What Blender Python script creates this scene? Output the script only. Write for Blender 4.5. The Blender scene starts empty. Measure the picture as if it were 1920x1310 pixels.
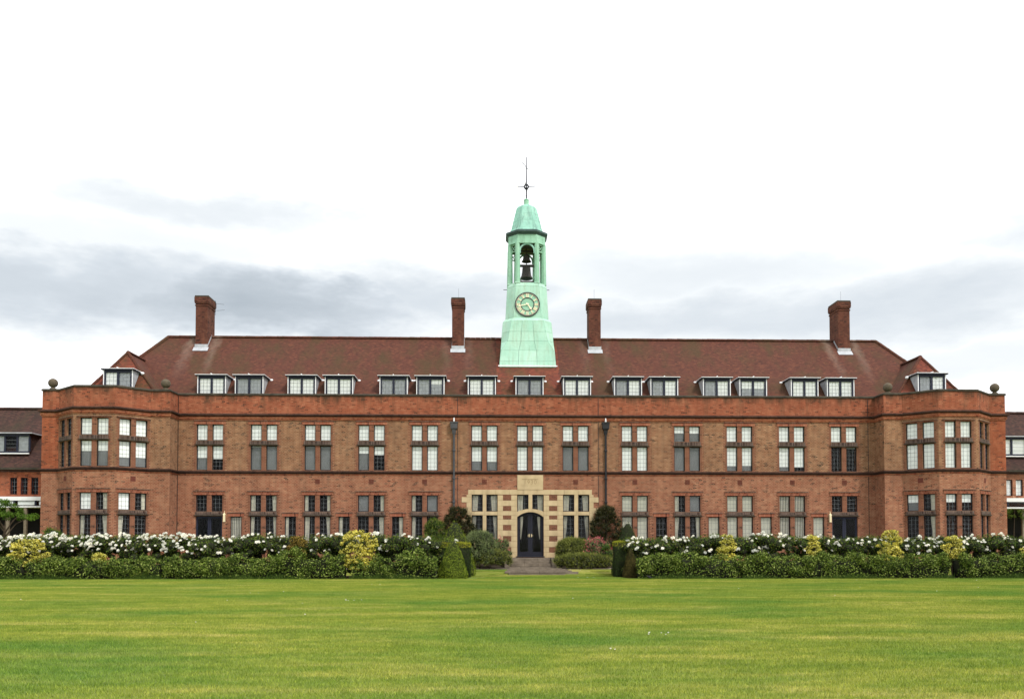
import bpy, math, random
import numpy as np
from mathutils import Vector, Matrix
R = math.radians
rnd = random.Random(7)
nr = np.random.RandomState(11)
scn = bpy.context.scene
COL = scn.collection

# ------------------------------------------------------------------ camera
F, TILT, YAW, CAMX, DIST, EYE = 1640.0, R(1.9), R(1.6), -2.435, 50.0, 1.6
CY = 1020 - F*math.tan(TILT)
cd = bpy.data.cameras.new('camera'); cam = bpy.data.objects.new('camera', cd); COL.objects.link(cam)
cam.location = (CAMX, -DIST, EYE); cam.rotation_euler = (math.pi/2+TILT, 0, -YAW)
cd.sensor_width = 36; cd.lens = F/1920*36; cd.shift_y = (CY-655)/1920
cd.clip_start = 0.1; cd.clip_end = 3000
scn.camera = cam
CROT = cam.rotation_euler.to_matrix()
def at(px, py, Y):
    """point of the photograph (1920 px wide) on the depth plane Y"""
    v = CROT @ Vector(((px-960)/F, -(py-CY)/F, -1.0))
    k = (Y+DIST)/v.y
    return CAMX+v.x*k, EYE+v.z*k
def behind(x, y):
    """wall X that a point at (x, y) hides"""
    return CAMX+(x-CAMX)*DIST/(DIST+y)

# ------------------------------------------------------------------ nodes
class NT:
    def __init__(s, tree): s.t = tree; tree.nodes.clear()
    def n(s, typ, **kw):
        o = s.t.nodes.new(typ)
        for k, v in kw.items():
            if k.startswith('_'): setattr(o, k[1:], v)
            else:
                key = int(k[1:]) if k[0] == 'i' and k[1:].isdigit() else k.replace('__', ' ')
                if isinstance(v, bpy.types.NodeSocket): s.t.links.new(v, o.inputs[key])
                else: o.inputs[key].default_value = v
        return o
    def math(s, op, a, b=0.0, c=0.0, clamp=False):
        o = s.t.nodes.new('ShaderNodeMath'); o.operation = op; o.use_clamp = clamp
        for i, v in enumerate((a, b, c)):
            if isinstance(v, bpy.types.NodeSocket): s.t.links.new(v, o.inputs[i])
            else: o.inputs[i].default_value = v
        return o.outputs[0]
    def mix(s, f, a, b, mode='MIX'):
        o = s.t.nodes.new('ShaderNodeMix'); o.data_type = 'RGBA'; o.blend_type = mode
        for i, v in ((0, f), (6, a), (7, b)):
            if isinstance(v, bpy.types.NodeSocket): s.t.links.new(v, o.inputs[i])
            else: o.inputs[i].default_value = v if i == 0 else (*v[:3], 1)
        return o.outputs[2]
    def ramp(s, f, stops, interp='LINEAR'):
        o = s.t.nodes.new('ShaderNodeValToRGB'); cr = o.color_ramp; cr.interpolation = interp
        s.t.links.new(f, o.inputs[0])
        while len(cr.elements) < len(stops): cr.elements.new(0.5)
        for e, (p, c) in zip(cr.elements, stops):
            e.position = p; e.color = (*c, 1) if len(c) == 3 else c
        return o.outputs[0]
    def noise(s, vec, scale, detail=3, rough=.55, **kw):
        o = s.n('ShaderNodeTexNoise', Scale=scale, Detail=detail, Roughness=rough, **kw)
        if vec is not None: s.t.links.new(vec, o.inputs['Vector'])
        return o.outputs[0]
    def mapv(s, vec, scale=(1, 1, 1), loc=(0, 0, 0), rot=(0, 0, 0)):
        o = s.n('ShaderNodeMapping', Scale=scale, Location=loc, Rotation=rot)
        s.t.links.new(vec, o.inputs['Vector']); return o.outputs[0]

# ------------------------------------------------------------------ world: an overcast summer sky
world = bpy.data.worlds.new('World'); scn.world = world; world.use_nodes = True
w = NT(world.node_tree)
SUN_EL, SUN_AZ = R(50), R(38)          # azimuth measured from behind the camera towards its right
tc = w.n('ShaderNodeTexCoord').outputs['Generated']
sky = w.n('ShaderNodeTexSky'); sky.sky_type = 'NISHITA'; sky.sun_disc = False
sky.sun_elevation = SUN_EL; sky.sun_rotation = math.pi-SUN_AZ; sky.air_density = 1.2; sky.dust_density = 2.5
blue = w.n('ShaderNodeVectorMath', _operation='SCALE', i0=sky.outputs[0], Scale=0.12).outputs[0]
sx = w.n('ShaderNodeSeparateXYZ', Vector=tc)
warp = w.n('ShaderNodeTexNoise', Vector=w.mapv(tc, (1, 1, 2.6)), Scale=2.6, Detail=6, Roughness=.62)
wc = w.n('ShaderNodeSeparateColor', Color=warp.outputs['Color'])
az = w.math('ADD', w.math('ARCTAN2', sx.outputs[0], sx.outputs[1]), w.math('MULTIPLY', w.math('SUBTRACT', wc.outputs[0], .5), .50))
el = w.math('ADD', w.math('ARCSINE', sx.outputs[2]), w.math('MULTIPLY', w.math('SUBTRACT', wc.outputs[1], .5), .17))
fine = w.noise(w.mapv(tc, (1, 1, 4.0)), 5.0, 7, .6)
def bank(px, py, rx, ry, s):
    a0 = YAW+math.atan((px-960)/F); e0 = math.atan((1020-py)/F*math.cos(math.atan((px-960)/F)))
    u = w.math('DIVIDE', w.math('SUBTRACT', az, a0), rx/F); v = w.math('DIVIDE', w.math('SUBTRACT', el, e0), ry/F)
    d = w.math('SQRT', w.math('ADD', w.math('MULTIPLY', u, u), w.math('MULTIPLY', v, v)))
    m = w.n('ShaderNodeMapRange', Value=d, i1=1.25, i2=.15, i3=0.0, i4=s, _interpolation_type='SMOOTHSTEP').outputs[0]
    return m
cl = bank(60, 515, 480, 68, .58)
for b in ((520, 580, 430, 60, .85), (420, 400, 280, 42, .32), (820, 560, 330, 70, .50), (1480, 600, 640, 80, .46), (1930, 430, 190, 70, .30), (1330, 510, 420, 75, .30), (250, 480, 560, 90, .20), (1650, 690, 400, 60, .25)):
    cl = w.math('MAXIMUM', cl, bank(*b))
# the rest of the overcast goes on in the same way: soft grey banks at low elevation
gl = w.noise(w.mapv(tc, (1, 1, 3.2), (3.1, 7.7, 1.3)), 1.7, 5, .55)
gm = w.n('ShaderNodeMapRange', Value=gl, i1=.5, i2=.75, i3=0.0, i4=.8, _interpolation_type='SMOOTHSTEP').outputs[0]
ahead = w.n('ShaderNodeMapRange', Value=sx.outputs[1], i1=.80, i2=.55, i3=0.0, i4=1.0).outputs[0]
cl = w.math('MAXIMUM', cl, w.math('MULTIPLY', gm, ahead))
cl = w.math('MULTIPLY', cl, w.math('ADD', .62, w.math('MULTIPLY', fine, .76)), clamp=True)
white = w.mix(.10, (1.22, 1.225, 1.24), blue)
grey = w.ramp(cl, [(0, (.98, .98, .98)), (.18, (.70, .73, .75)), (.5, (.51, .555, .60)), (1, (.31, .355, .40))])
skyc = w.mix(w.n('ShaderNodeMapRange', Value=cl, i1=0.0, i2=.12, i3=0.0, i4=1.0).outputs[0], white, grey)
below = w.n('ShaderNodeMapRange', Value=sx.outputs[2], i1=-.02, i2=.0, i3=0.0, i4=1.0).outputs[0]
skyc = w.mix(below, (.25, .28, .2), skyc)
bg = w.n('ShaderNodeBackground', Color=skyc, Strength=1.0)
w.n('ShaderNodeOutputWorld', Surface=bg.outputs[0])

sd = bpy.data.lights.new('sun', 'SUN'); sd.energy = 2.2; sd.angle = R(11); sd.color = (1, .96, .9)
sun = bpy.data.objects.new('sun', sd); COL.objects.link(sun)
sdir = Vector((math.sin(SUN_AZ)*math.cos(SUN_EL), -math.cos(SUN_AZ)*math.cos(SUN_EL), math.sin(SUN_EL)))
sun.rotation_euler = sdir.to_track_quat('Z', 'Y').to_euler()
vs = scn.view_settings; vs.view_transform = 'Standard'; vs.look = 'None'; vs.gamma = 1; vs.use_curve_mapping = False
vs.exposure = 0.48
cy = scn.cycles
cy.max_bounces = 6; cy.transparent_max_bounces = 12

# ------------------------------------------------------------------ materials
def mat(name):
    m = bpy.data.materials.new(name); m.use_nodes = True
    return m, NT(m.node_tree)
def finish(t, col, rough=.85, bump=None, bs=.5, bd=.01, spec=.3, metal=0.0, **kw):
    p = t.n('ShaderNodeBsdfPrincipled', Roughness=rough, Metallic=metal, **kw)
    p.inputs['Specular IOR Level'].default_value = spec
    if isinstance(col, bpy.types.NodeSocket): t.t.links.new(col, p.inputs['Base Color'])
    else: p.inputs['Base Color'].default_value = (*col, 1)
    if bump is not None:
        b = t.n('ShaderNodeBump', Height=bump, Strength=bs, Distance=bd)
        t.t.links.new(b.outputs[0], p.inputs['Normal'])
    t.n('ShaderNodeOutputMaterial', Surface=p.outputs[0])
    return p
def brick(name, cols, mortar, bw=.168, bh=.075, stain=(.10, .085, .06), st=.35, off=.5, hd=.25, top=None):
    m, t = mat(name)
    uv = t.n('ShaderNodeTexCoord').outputs['UV']; ob = t.n('ShaderNodeTexCoord').outputs['Object']
    jit = t.n('ShaderNodeTexNoise', Vector=uv, Scale=4.0, Detail=1)
    uvj = t.n('ShaderNodeVectorMath', _operation='ADD', i0=uv, i1=t.n('ShaderNodeVectorMath', _operation='SCALE', i0=t.n('ShaderNodeVectorMath', _operation='SUBTRACT', i0=jit.outputs['Color'], i1=(.5, .5, .5)).outputs[0], Scale=.012).outputs[0]).outputs[0]
    b = t.n('ShaderNodeTexBrick', Vector=uvj, Color1=(0, 0, 0, 1), Color2=(1, 1, 1, 1), Mortar=(.5, .5, .5, 1), Scale=1.0)
    b.inputs['Mortar Size'].default_value = .0065; b.inputs['Brick Width'].default_value = bw
    b.inputs['Row Height'].default_value = bh; b.offset = off; b.inputs['Mortar Smooth'].default_value = .3
    n = len(cols)
    sp_ = t.n('ShaderNodeSeparateXYZ', Vector=uvj)
    row = t.math('FLOOR', t.math('DIVIDE', sp_.outputs[1], bh))
    colm = t.math('FLOOR', t.math('ADD', t.math('DIVIDE', sp_.outputs[0], bw), t.math('MULTIPLY', t.math('MODULO', t.math('ABSOLUTE', row), 2.0), off)))
    cell = t.n('ShaderNodeCombineXYZ', X=colm, Y=row)
    wn_ = t.n('ShaderNodeTexWhiteNoise', Vector=cell.outputs[0]); wn_.noise_dimensions = '3D'
    c = t.ramp(wn_.outputs['Value'], [(0, cols[0]), (.04, cols[0]), (.14, cols[1])]+[(.16+.84*i/(n-2), x) for i, x in enumerate(cols[1:]) if i])
    head = t.math('MODULO', t.math('ABSOLUTE', t.math('ADD', colm, row)), 2.0)      # alternate darker headers
    c = t.mix(t.math('MULTIPLY', head, hd), c, tuple(.45*x for x in cols[1]))
    big = t.noise(ob, .55, 5, .65)
    c = t.mix(t.n('ShaderNodeMapRange', Value=big, i1=.38, i2=.66, i3=.0, i4=.62).outputs[0], c, tuple(x*.62 for x in cols[1]))
    patch = t.noise(ob, 2.2, 4, .6)
    c = t.mix(t.n('ShaderNodeMapRange', Value=patch, i1=.45, i2=.75, i3=0, i4=.5).outputs[0], c, tuple(min(1, x*1.35) for x in cols[-1]))
    grit = t.noise(uv, 38, 2, .6)
    c = t.mix(1.0, c, t.ramp(grit, [(.25, (.72, .72, .72)), (.75, (1.2, 1.2, 1.2))]), 'MULTIPLY')
    c = t.mix(b.outputs['Fac'], c, mortar)
    streak = t.noise(t.mapv(ob, (1.6, 1.6, .22)), 1.0, 5, .7)
    c = t.mix(t.n('ShaderNodeMapRange', Value=streak, i1=.52, i2=.78, i3=0, i4=st).outputs[0], c, stain)
    if top:                                                 # sooty run-off below the coping
        zz_ = t.n('ShaderNodeSeparateXYZ', Vector=ob).outputs[2]
        run = t.math('ADD', t.noise(t.mapv(ob, (1.1, 1.1, .12)), 1.3, 5, .7), t.n('ShaderNodeMapRange', Value=zz_, i1=top-.75, i2=top, i3=-.22, i4=.10).outputs[0])
        c = t.mix(t.n('ShaderNodeMapRange', Value=run, i1=.46, i2=.66, i3=0, i4=.75).outputs[0], c, (.05, .036, .022))
    h = t.math('SUBTRACT', t.math('MULTIPLY', grit, .35), b.outputs['Fac'])
    finish(t, c, .92, h, .9, .008, .15)
    return m
M = {}
M['brick_low'] = brick('pinkish_brick', [(.06, .028, .022), (.265, .085, .047), (.345, .130, .073), (.30, .105, .058), (.41, .20, .115)], (.35, .25, .16))
M['brick_up'] = brick('tan_brown_brick', [(.045, .027, .020), (.24, .100, .050), (.31, .142, .072), (.265, .115, .058), (.38, .21, .115)], (.34, .25, .16), hd=.35)
M['brick_par'] = brick('red_brick', [(.06, .028, .02), (.31, .086, .044), (.37, .115, .058), (.285, .078, .040), (.42, .165, .09)], (.25, .11, .065), st=.75, stain=(.055, .05, .03), top=10.07)
M['brick_bay'] = brick('bright_red_brick', [(.06, .028, .02), (.30, .078, .035), (.36, .10, .045), (.28, .07, .032), (.40, .14, .068)], (.25, .11, .065))
M['brick_dress'] = brick('orange_red_brick', [(.05, .026, .02), (.215, .080, .048), (.28, .115, .068)], (.25, .16, .10), bw=.225, st=.35)
M['soldier'] = brick('soldier_brick', [(.10, .04, .028), (.33, .09, .05), (.44, .19, .11)], (.10, .06, .045), bw=.075, bh=.225, off=0)
M['tile_ledge'] = brick('dark_tile_ledge', [(.028, .02, .018), (.07, .04, .032), (.22, .16, .13)], (.04, .03, .025), bw=.055, bh=.3, off=0, st=.6)
M['moulding'] = brick('shaded_moulded_brick', [(.025, .016, .014), (.055, .028, .022), (.13, .06, .04)], (.05, .035, .03), bw=.11, bh=.06, st=.8, stain=(.022, .019, .016))  # near-black so the mouldings carry a shadow line in their colour
M['mould_red'] = brick('red_moulded_brick', [(.12, .04, .028), (.35, .085, .042), (.48, .20, .10)], (.16, .08, .05), bw=.11, bh=.065, st=.4)
M['chimney'] = brick('sooty_brick', [(.022, .013, .011), (.10, .034, .024), (.135, .045, .03), (.115, .037, .026), (.19, .075, .046)], (.10, .055, .04), st=.6, stain=(.03, .022, .02))
def tiles(name, cols, moss):
    m, t = mat(name)
    uv = t.n('ShaderNodeTexCoord').outputs['UV']; ob = t.n('ShaderNodeTexCoord').outputs['Object']
    b = t.n('ShaderNodeTexBrick', Vector=uv, Color1=(0, 0, 0, 1), Color2=(1, 1, 1, 1), Mortar=(.5, .5, .5, 1), Scale=1.0)
    b.inputs['Mortar Size'].default_value = .004; b.inputs['Brick Width'].default_value = .165
    b.inputs['Row Height'].default_value = .10; b.offset = .5; b.inputs['Mortar Smooth'].default_value = .2
    n = len(cols)
    c = t.ramp(b.outputs[0], [(i/(n-1), x) for i, x in enumerate(cols)])
    sp = t.noise(uv, 5.5, 3, .7)
    c = t.mix(t.n('ShaderNodeMapRange', Value=sp, i1=.50, i2=.8, i3=0, i4=.5).outputs[0], c, cols[-1])
    mo = t.noise(t.mapv(ob, (1, .6, .38)), .8, 6, .66)
    c = t.mix(t.n('ShaderNodeMapRange', Value=mo, i1=.46, i2=.66, i3=0, i4=.72).outputs[0], c, moss)
    lich = t.noise(t.mapv(uv, (1, 2.2, 1)), 2.4, 8, .75)
    c = t.mix(t.n('ShaderNodeMapRange', Value=lich, i1=.68, i2=.76, i3=0, i4=.28).outputs[0], c, (.24, .18, .11))
    ox = t.n('ShaderNodeSeparateXYZ', Vector=ob)
    wob = t.math('MULTIPLY', t.math('SUBTRACT', t.noise(ob, 1.3, 4, .7), .5), 1.1)
    for cx_, hw_ in ((-20.13, .75), (-4.29, .7), (4.27, .7), (20.05, .85)):     # pale lime run-off beside each stack
        dxx = t.math('ABSOLUTE', t.math('SUBTRACT', t.math('ADD', ox.outputs[0], wob), cx_))
        ring_ = t.math('SUBTRACT', 1.0, t.math('DIVIDE', t.math('ABSOLUTE', t.math('SUBTRACT', dxx, hw_)), .38), clamp=True)
        zf = t.n('ShaderNodeMapRange', Value=ox.outputs[2], i1=11.2, i2=13.9, i3=0.0, i4=.62 if abs(cx_) > 10 else .22).outputs[0]
        c = t.mix(t.math('MULTIPLY', t.math('MULTIPLY', ring_, zf), t.noise(uv, 6, 4, .8)), c, (.34, .27, .21))
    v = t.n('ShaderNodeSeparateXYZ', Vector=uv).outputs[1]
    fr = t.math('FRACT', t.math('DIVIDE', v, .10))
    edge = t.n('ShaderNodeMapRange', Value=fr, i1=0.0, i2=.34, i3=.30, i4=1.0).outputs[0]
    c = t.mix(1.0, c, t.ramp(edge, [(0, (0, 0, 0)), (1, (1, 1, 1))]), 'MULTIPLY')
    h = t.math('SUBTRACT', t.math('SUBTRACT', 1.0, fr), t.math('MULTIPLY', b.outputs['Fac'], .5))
    finish(t, c, .85, h, .8, .02, .25)
    return m
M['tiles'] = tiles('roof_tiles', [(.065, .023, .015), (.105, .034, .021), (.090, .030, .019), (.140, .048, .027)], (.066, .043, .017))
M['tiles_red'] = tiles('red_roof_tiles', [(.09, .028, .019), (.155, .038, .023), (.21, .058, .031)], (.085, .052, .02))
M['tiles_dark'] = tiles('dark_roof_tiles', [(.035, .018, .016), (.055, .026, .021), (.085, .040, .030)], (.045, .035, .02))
def speckle(name, a, b, scale=6, rough=.8, bd=.005, spec=.3, st=None, metal=0.0, space='Object'):
    m, t = mat(name)
    ob = t.n('ShaderNodeTexCoord').outputs[space]
    c = t.ramp(t.noise(ob, scale, 6, .65), [(.3, a), (.7, b)])
    if st:
        s = t.noise(t.mapv(ob, (2.5, 2.5, .35)), .9, 5, .7)
        c = t.mix(t.n('ShaderNodeMapRange', Value=s, i1=.5, i2=.75, i3=0, i4=.7).outputs[0], c, st)
    finish(t, c, rough, t.noise(ob, scale*9, 3, .6), .5, bd, spec, metal)
    return m
M['coping'] = speckle('mossy_dark_coping', (.022, .02, .016), (.075, .062, .042), 3, .95)
M['ball'] = speckle('weathered_stone_ball', (.06, .05, .035), (.14, .11, .075), 7, .95)
M['stone'] = speckle('honey_stone', (.42, .315, .175), (.54, .42, .25), 2.2, .9, .003, st=(.30, .22, .125))
M['stone_dark'] = speckle('carved_shadowy_stone', (.24, .17, .08), (.30, .21, .10), 9, .95)  # darker stone: dirt and recess shade of the carving put into the colour
M['paving'] = speckle('worn_paving', (.10, .080, .060), (.22, .18, .135), 3.5, .95, .004)
M['path'] = speckle('pale_gravel_path', (.30, .25, .19), (.42, .36, .28), 30, .95, .004)
M['soil'] = speckle('dark_soil', (.018, .013, .009), (.05, .035, .022), 12, 1)
M['black'] = speckle('black_window_paint', (.010, .010, .016), (.018, .017, .024), 8, .55, .001, .2)
M['navy'] = speckle('dark_blue_paint', (.012, .014, .028), (.02, .023, .042), 8, .5, .001, .25)
M['slate'] = speckle('charcoal_door_paint', (.012, .012, .019), (.019, .020, .030), 5, .55, .001, .18)
M['lead'] = speckle('grey_lead_sheet', (.30, .315, .34), (.46, .475, .50), 4, .55, .003, .4)
M['white_lead'] = speckle('white_oxidised_lead', (.72, .73, .75), (.86, .86, .87), 6, .6, .003, .3)
M['came'] = speckle('lead_came', (.16, .17, .18), (.24, .25, .26), 12, .5)
M['white'] = speckle('white_paint', (.74, .75, .75), (.82, .82, .81), 5, .5, .001)
M['blind'] = speckle('white_blind', (.87, .88, .87), (.91, .92, .91), 3, .9, .001)
M['cream_blind'] = speckle('cream_blind', (.50, .49, .41), (.60, .58, .49), 2, .9, .001)
M['grey_net'] = speckle('grey_net', (.17, .175, .18), (.24, .245, .25), 1.6, .95, .001)
M['curtain'] = speckle('pale_curtain', (.50, .47, .38), (.62, .59, .50), 4, .95, .002)
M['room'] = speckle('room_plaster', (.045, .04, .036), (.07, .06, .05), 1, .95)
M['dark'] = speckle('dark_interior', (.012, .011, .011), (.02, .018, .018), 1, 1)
M['pipe_grey'] = speckle('grey_cast_iron', (.045, .045, .05), (.075, .075, .08), 6, .6)
M['pipe_black'] = speckle('black_cast_iron', (.010, .010, .012), (.02, .02, .024), 6, .45)
M['terracotta'] = speckle('dark_terracotta', (.10, .03, .02), (.16, .045, .03), 10, .95)
M['gold'] = speckle('gold_leaf', (.90, .78, .52), (.93, .86, .66), 9, .45, .001, .5)
M['brass'] = speckle('brass', (.75, .60, .35), (.85, .70, .42), 9, .3, .001, .5, metal=.9)
M['bronze'] = speckle('dark_bronze', (.030, .024, .022), (.06, .048, .042), 6, .6, .004, .4)
M['eave'] = speckle('shaded_eave_copper', (.03, .055, .055), (.07, .12, .11), 5, .7)  # underside shade of the eaves put into the colour; also backs the sheet seams
M['iron'] = speckle('wrought_iron', (.012, .012, .02), (.03, .03, .04), 9, .5)
M['cream_lamp'] = speckle('cream_lamp_glass', (.72, .62, .38), (.80, .70, .46), 8, .35)
M['bark'] = speckle('bark', (.035, .025, .016), (.08, .058, .038), 14, 1)
M['oak'] = speckle('weathered_posts', (.16, .13, .09), (.26, .21, .15), 8, .9)
def copper(name, a, b, streakc):
    m, t = mat(name)
    ob = t.n('ShaderNodeTexCoord').outputs['Object']
    c = t.ramp(t.noise(ob, 1.1, 6, .6), [(.3, a), (.7, b)])
    s = t.noise(t.mapv(ob, (3.2, 3.2, .35)), 1.3, 6, .7)
    c = t.mix(t.n('ShaderNodeMapRange', Value=s, i1=.49, i2=.70, i3=0, i4=.8).outputs[0], c, streakc)
    bl = t.noise(ob, 2.6, 6, .7)
    c = t.mix(t.n('ShaderNodeMapRange', Value=bl, i1=.58, i2=.74, i3=0, i4=.45).outputs[0], c, (.55, .68, .56))
    isl = t.n('ShaderNodeObjectInfo').outputs['Random']
    c = t.mix(1.0, c, t.ramp(isl, [(0, (.90, .93, .92)), (1, (1.05, 1.03, 1.04))]), 'MULTIPLY')
    finish(t, c, .62, t.noise(ob, 9, 4, .6), .6, .02, .3)
    return m
M['copper'] = copper('verdigris_copper', (.32, .56, .435), (.43, .65, .525), (.30, .42, .30))
M['copper_hood'] = copper('stained_verdigris', (.22, .46, .37), (.33, .58, .48), (.12, .20, .18))
M['copper_frame'] = copper('green_painted_frame', (.23, .46, .32), (.31, .54, .39), (.16, .30, .20))
def glass():
    m, t = mat('window_glass')
    ob = t.n('ShaderNodeTexCoord').outputs['Object']
    b = t.n('ShaderNodeBump', Height=t.noise(ob, 5, 2, .5), Strength=.25, Distance=.01)
    f = t.n('ShaderNodeFresnel', IOR=1.15, Normal=b.outputs[0])
    g = t.n('ShaderNodeBsdfGlossy', Color=(.95, .97, 1, 1), Roughness=.03, Normal=b.outputs[0])
    tr = t.n('ShaderNodeBsdfTransparent', Color=(.985, .99, .985, 1))
    mx = t.n('ShaderNodeMixShader', i0=f.outputs[0], i1=tr.outputs[0], i2=g.outputs[0])
    t.n('ShaderNodeOutputMaterial', Surface=mx.outputs[0])
    return m
M['glass'] = glass()
def leaf(name, cols, trans=.25, rough=.55, patchy=None):
    m, t = mat(name)
    g = t.n('ShaderNodeNewGeometry')
    n = len(cols)
    c = t.ramp(g.outputs['Random Per Island'], [(i/(n-1), x) for i, x in enumerate(cols)])
    pn = t.noise(g.outputs['Position'], 1.7, 3, .6)
    c = t.mix(1.0, c, t.ramp(pn, [(.3, (.66, .70, .66)), (.7, (1.25, 1.2, 1.1))]), 'MULTIPLY')
    if patchy:
        pp = t.noise(g.outputs['Position'], .9, 3, .6)
        c = t.mix(t.n('ShaderNodeMapRange', Value=pp, i1=.5, i2=.65, i3=0, i4=.6).outputs[0], c, patchy)
    p = t.n('ShaderNodeBsdfPrincipled', Base__Color=c, Roughness=rough)
    p.inputs['Specular IOR Level'].default_value = .12
    tl = t.n('ShaderNodeBsdfTranslucent', Color=c)
    mx = t.n('ShaderNodeMixShader', i0=trans, i1=p.outputs[0], i2=tl.outputs[0])
    t.n('ShaderNodeOutputMaterial', Surface=mx.outputs[0])
    return m
M['laurel'] = leaf('hedge_leaves', [(.012, .024, .005), (.058, .10, .013), (.135, .20, .024), (.34, .40, .11)], .25, .55)
M['rose_leaf'] = leaf('rose_leaves', [(.018, .042, .008), (.065, .125, .016), (.12, .195, .026), (.24, .23, .06)])
M['yew'] = leaf('yew_leaves', [(.035, .060, .006), (.125, .185, .016), (.27, .33, .035)], .15, .7)
M['yew_gold'] = leaf('golden_yew_leaves', [(.14, .16, .012), (.26, .28, .022), (.40, .38, .04)], .2, .7)
M['yew_dark'] = leaf('dark_yew_leaves', [(.014, .030, .008), (.028, .050, .012), (.05, .08, .018)], .15, .7)
M['yew_brown'] = leaf('browning_yew_leaves', [(.035, .028, .010), (.065, .055, .015), (.09, .08, .022)], .15, .8)
M['gold_leaf'] = leaf('golden_leaves', [(.30, .27, .03), (.62, .55, .08), (.78, .71, .15), (.85, .80, .30)], .3)
M['bronze_leaf'] = leaf('bronze_gold_leaves', [(.08, .06, .015), (.22, .15, .03), (.36, .26, .06)], .3)
M['lavender'] = leaf('grey_green_leaves', [(.08, .11, .045), (.17, .22, .09), (.30, .35, .16)], .2, .8)
M['heather'] = leaf('olive_spiky_leaves', [(.06, .08, .02), (.18, .205, .045), (.30, .32, .09)], .2, .8)
M['creeper'] = leaf('dark_creeper_leaves', [(.014, .020, .007), (.045, .048, .014), (.10, .085, .03)], .2)
M['bright_leaf'] = leaf('bright_green_leaves', [(.04, .09, .012), (.08, .16, .018), (.14, .24, .03)], .3)
M['pink'] = leaf('pink_flower_heads', [(.42, .07, .10), (.56, .13, .17), (.48, .17, .15)], .2, .9)
M['weeds'] = leaf('rough_grass', [(.03, .06, .012), (.06, .11, .018), (.10, .15, .03)], .3, .7)
M['twig_shade'] = speckle('twigs_and_shade', (.010, .013, .005), (.020, .022, .009), 9, 1)  # twiggy plant cores, with the shade between leaves put into the colour
M['petal'] = leaf('white_petals', [(.74, .73, .66), (.83, .82, .77), (.86, .86, .83)], .25, .7)
def grassmat(name, k=1.0, blades=True):
    m, t = mat(name)
    g = t.n('ShaderNodeNewGeometry'); P = g.outputs['Position']
    a = t.noise(t.mapv(P, (.20, .95, 1)), 1.0, 7, .78)           # mowing lines run along the front
    c = t.ramp(a, [(.32, (.115, .180, .024)), (.44, (.190, .250, .034)), (.54, (.270, .300, .055)), (.65, (.38, .360, .11))])
    b = t.noise(t.mapv(P, (.16, .30, 1), (9, 4, 0)), 1.0, 4, .6)
    c = t.mix(t.n('ShaderNodeMapRange', Value=b, i1=.44, i2=.66, i3=0, i4=.80).outputs[0], c, (.095, .200, .030))
    d = t.noise(t.mapv(P, (.55, 1.9, 1), (2, 8, 0)), 1.0, 5, .75)
    c = t.mix(t.n('ShaderNodeMapRange', Value=d, i1=.60, i2=.82, i3=0, i4=.6).outputs[0], c, (.42, .34, .14))
    dk = t.noise(t.mapv(P, (.6, 2.6, 1), (5, 1, 0)), 1.0, 6, .75)
    c = t.mix(t.n('ShaderNodeMapRange', Value=dk, i1=.54, i2=.72, i3=0, i4=.4).outputs[0], c, (.12, .19, .018))
    mt = t.noise(t.mapv(P, (1.7, 4.2, 1), (3, 3, 0)), 1.0, 5, .7)
    c = t.mix(1.0, c, t.ramp(mt, [(.34, (.74, .80, .74)), (.5, (1, 1, 1)), (.66, (1.30, 1.18, 1.35))]), 'MULTIPLY')
    if blades:
        c = t.mix(1.0, c, t.ramp(g.outputs['Random Per Island'], [(0, (.62*k, .66*k, .6*k)), (.7, (1.05*k, 1.05*k, 1.0*k)), (1, (1.6*k, 1.45*k, 1.3*k))]), 'MULTIPLY')
    else:
        c = t.mix(1.0, c, (.75*k, .72*k, .7*k), 'MULTIPLY')
    p = t.n('ShaderNodeBsdfPrincipled', Base__Color=c, Roughness=.8)
    p.inputs['Specular IOR Level'].default_value = .15
    tl = t.n('ShaderNodeBsdfTranslucent', Color=c)
    mx = t.n('ShaderNodeMixShader', i0=.25 if blades else 0.0, i1=p.outputs[0], i2=tl.outputs[0])
    t.n('ShaderNodeOutputMaterial', Surface=mx.outputs[0])
    return m
M['lawn'] = grassmat('lawn_turf', 1.05, False)
M['blades'] = grassmat('grass_blades', 1.18, True)

# ------------------------------------------------------------------ mesh helpers
def add_uv(me):
    nl = len(me.loops)
    if not nl: return
    co = np.empty(len(me.vertices)*3, np.float32); me.vertices.foreach_get('co', co); co = co.reshape(-1, 3)
    li = np.empty(nl, np.int32); me.loops.foreach_get('vertex_index', li)
    nn = np.empty(len(me.polygons)*3, np.float32); me.polygons.foreach_get('normal', nn); nn = nn.reshape(-1, 3)
    lt = np.empty(len(me.polygons), np.int32); me.polygons.foreach_get('loop_total', lt)
    N = np.repeat(nn, lt, 0); Pp = co[li]
    T = np.stack([-N[:, 1], N[:, 0], np.zeros(nl)], 1)
    ln = np.linalg.norm(T, axis=1); flat = ln < .05
    T[flat] = (1, 0, 0); ln[flat] = 1; T /= ln[:, None]
    B = np.cross(N, T)
    uv = np.stack([(Pp*T).sum(1), (Pp*B).sum(1)], 1).astype(np.float32)
    l = me.uv_layers.new(name='UVMap'); l.data.foreach_set('uv', uv.ravel())
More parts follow.
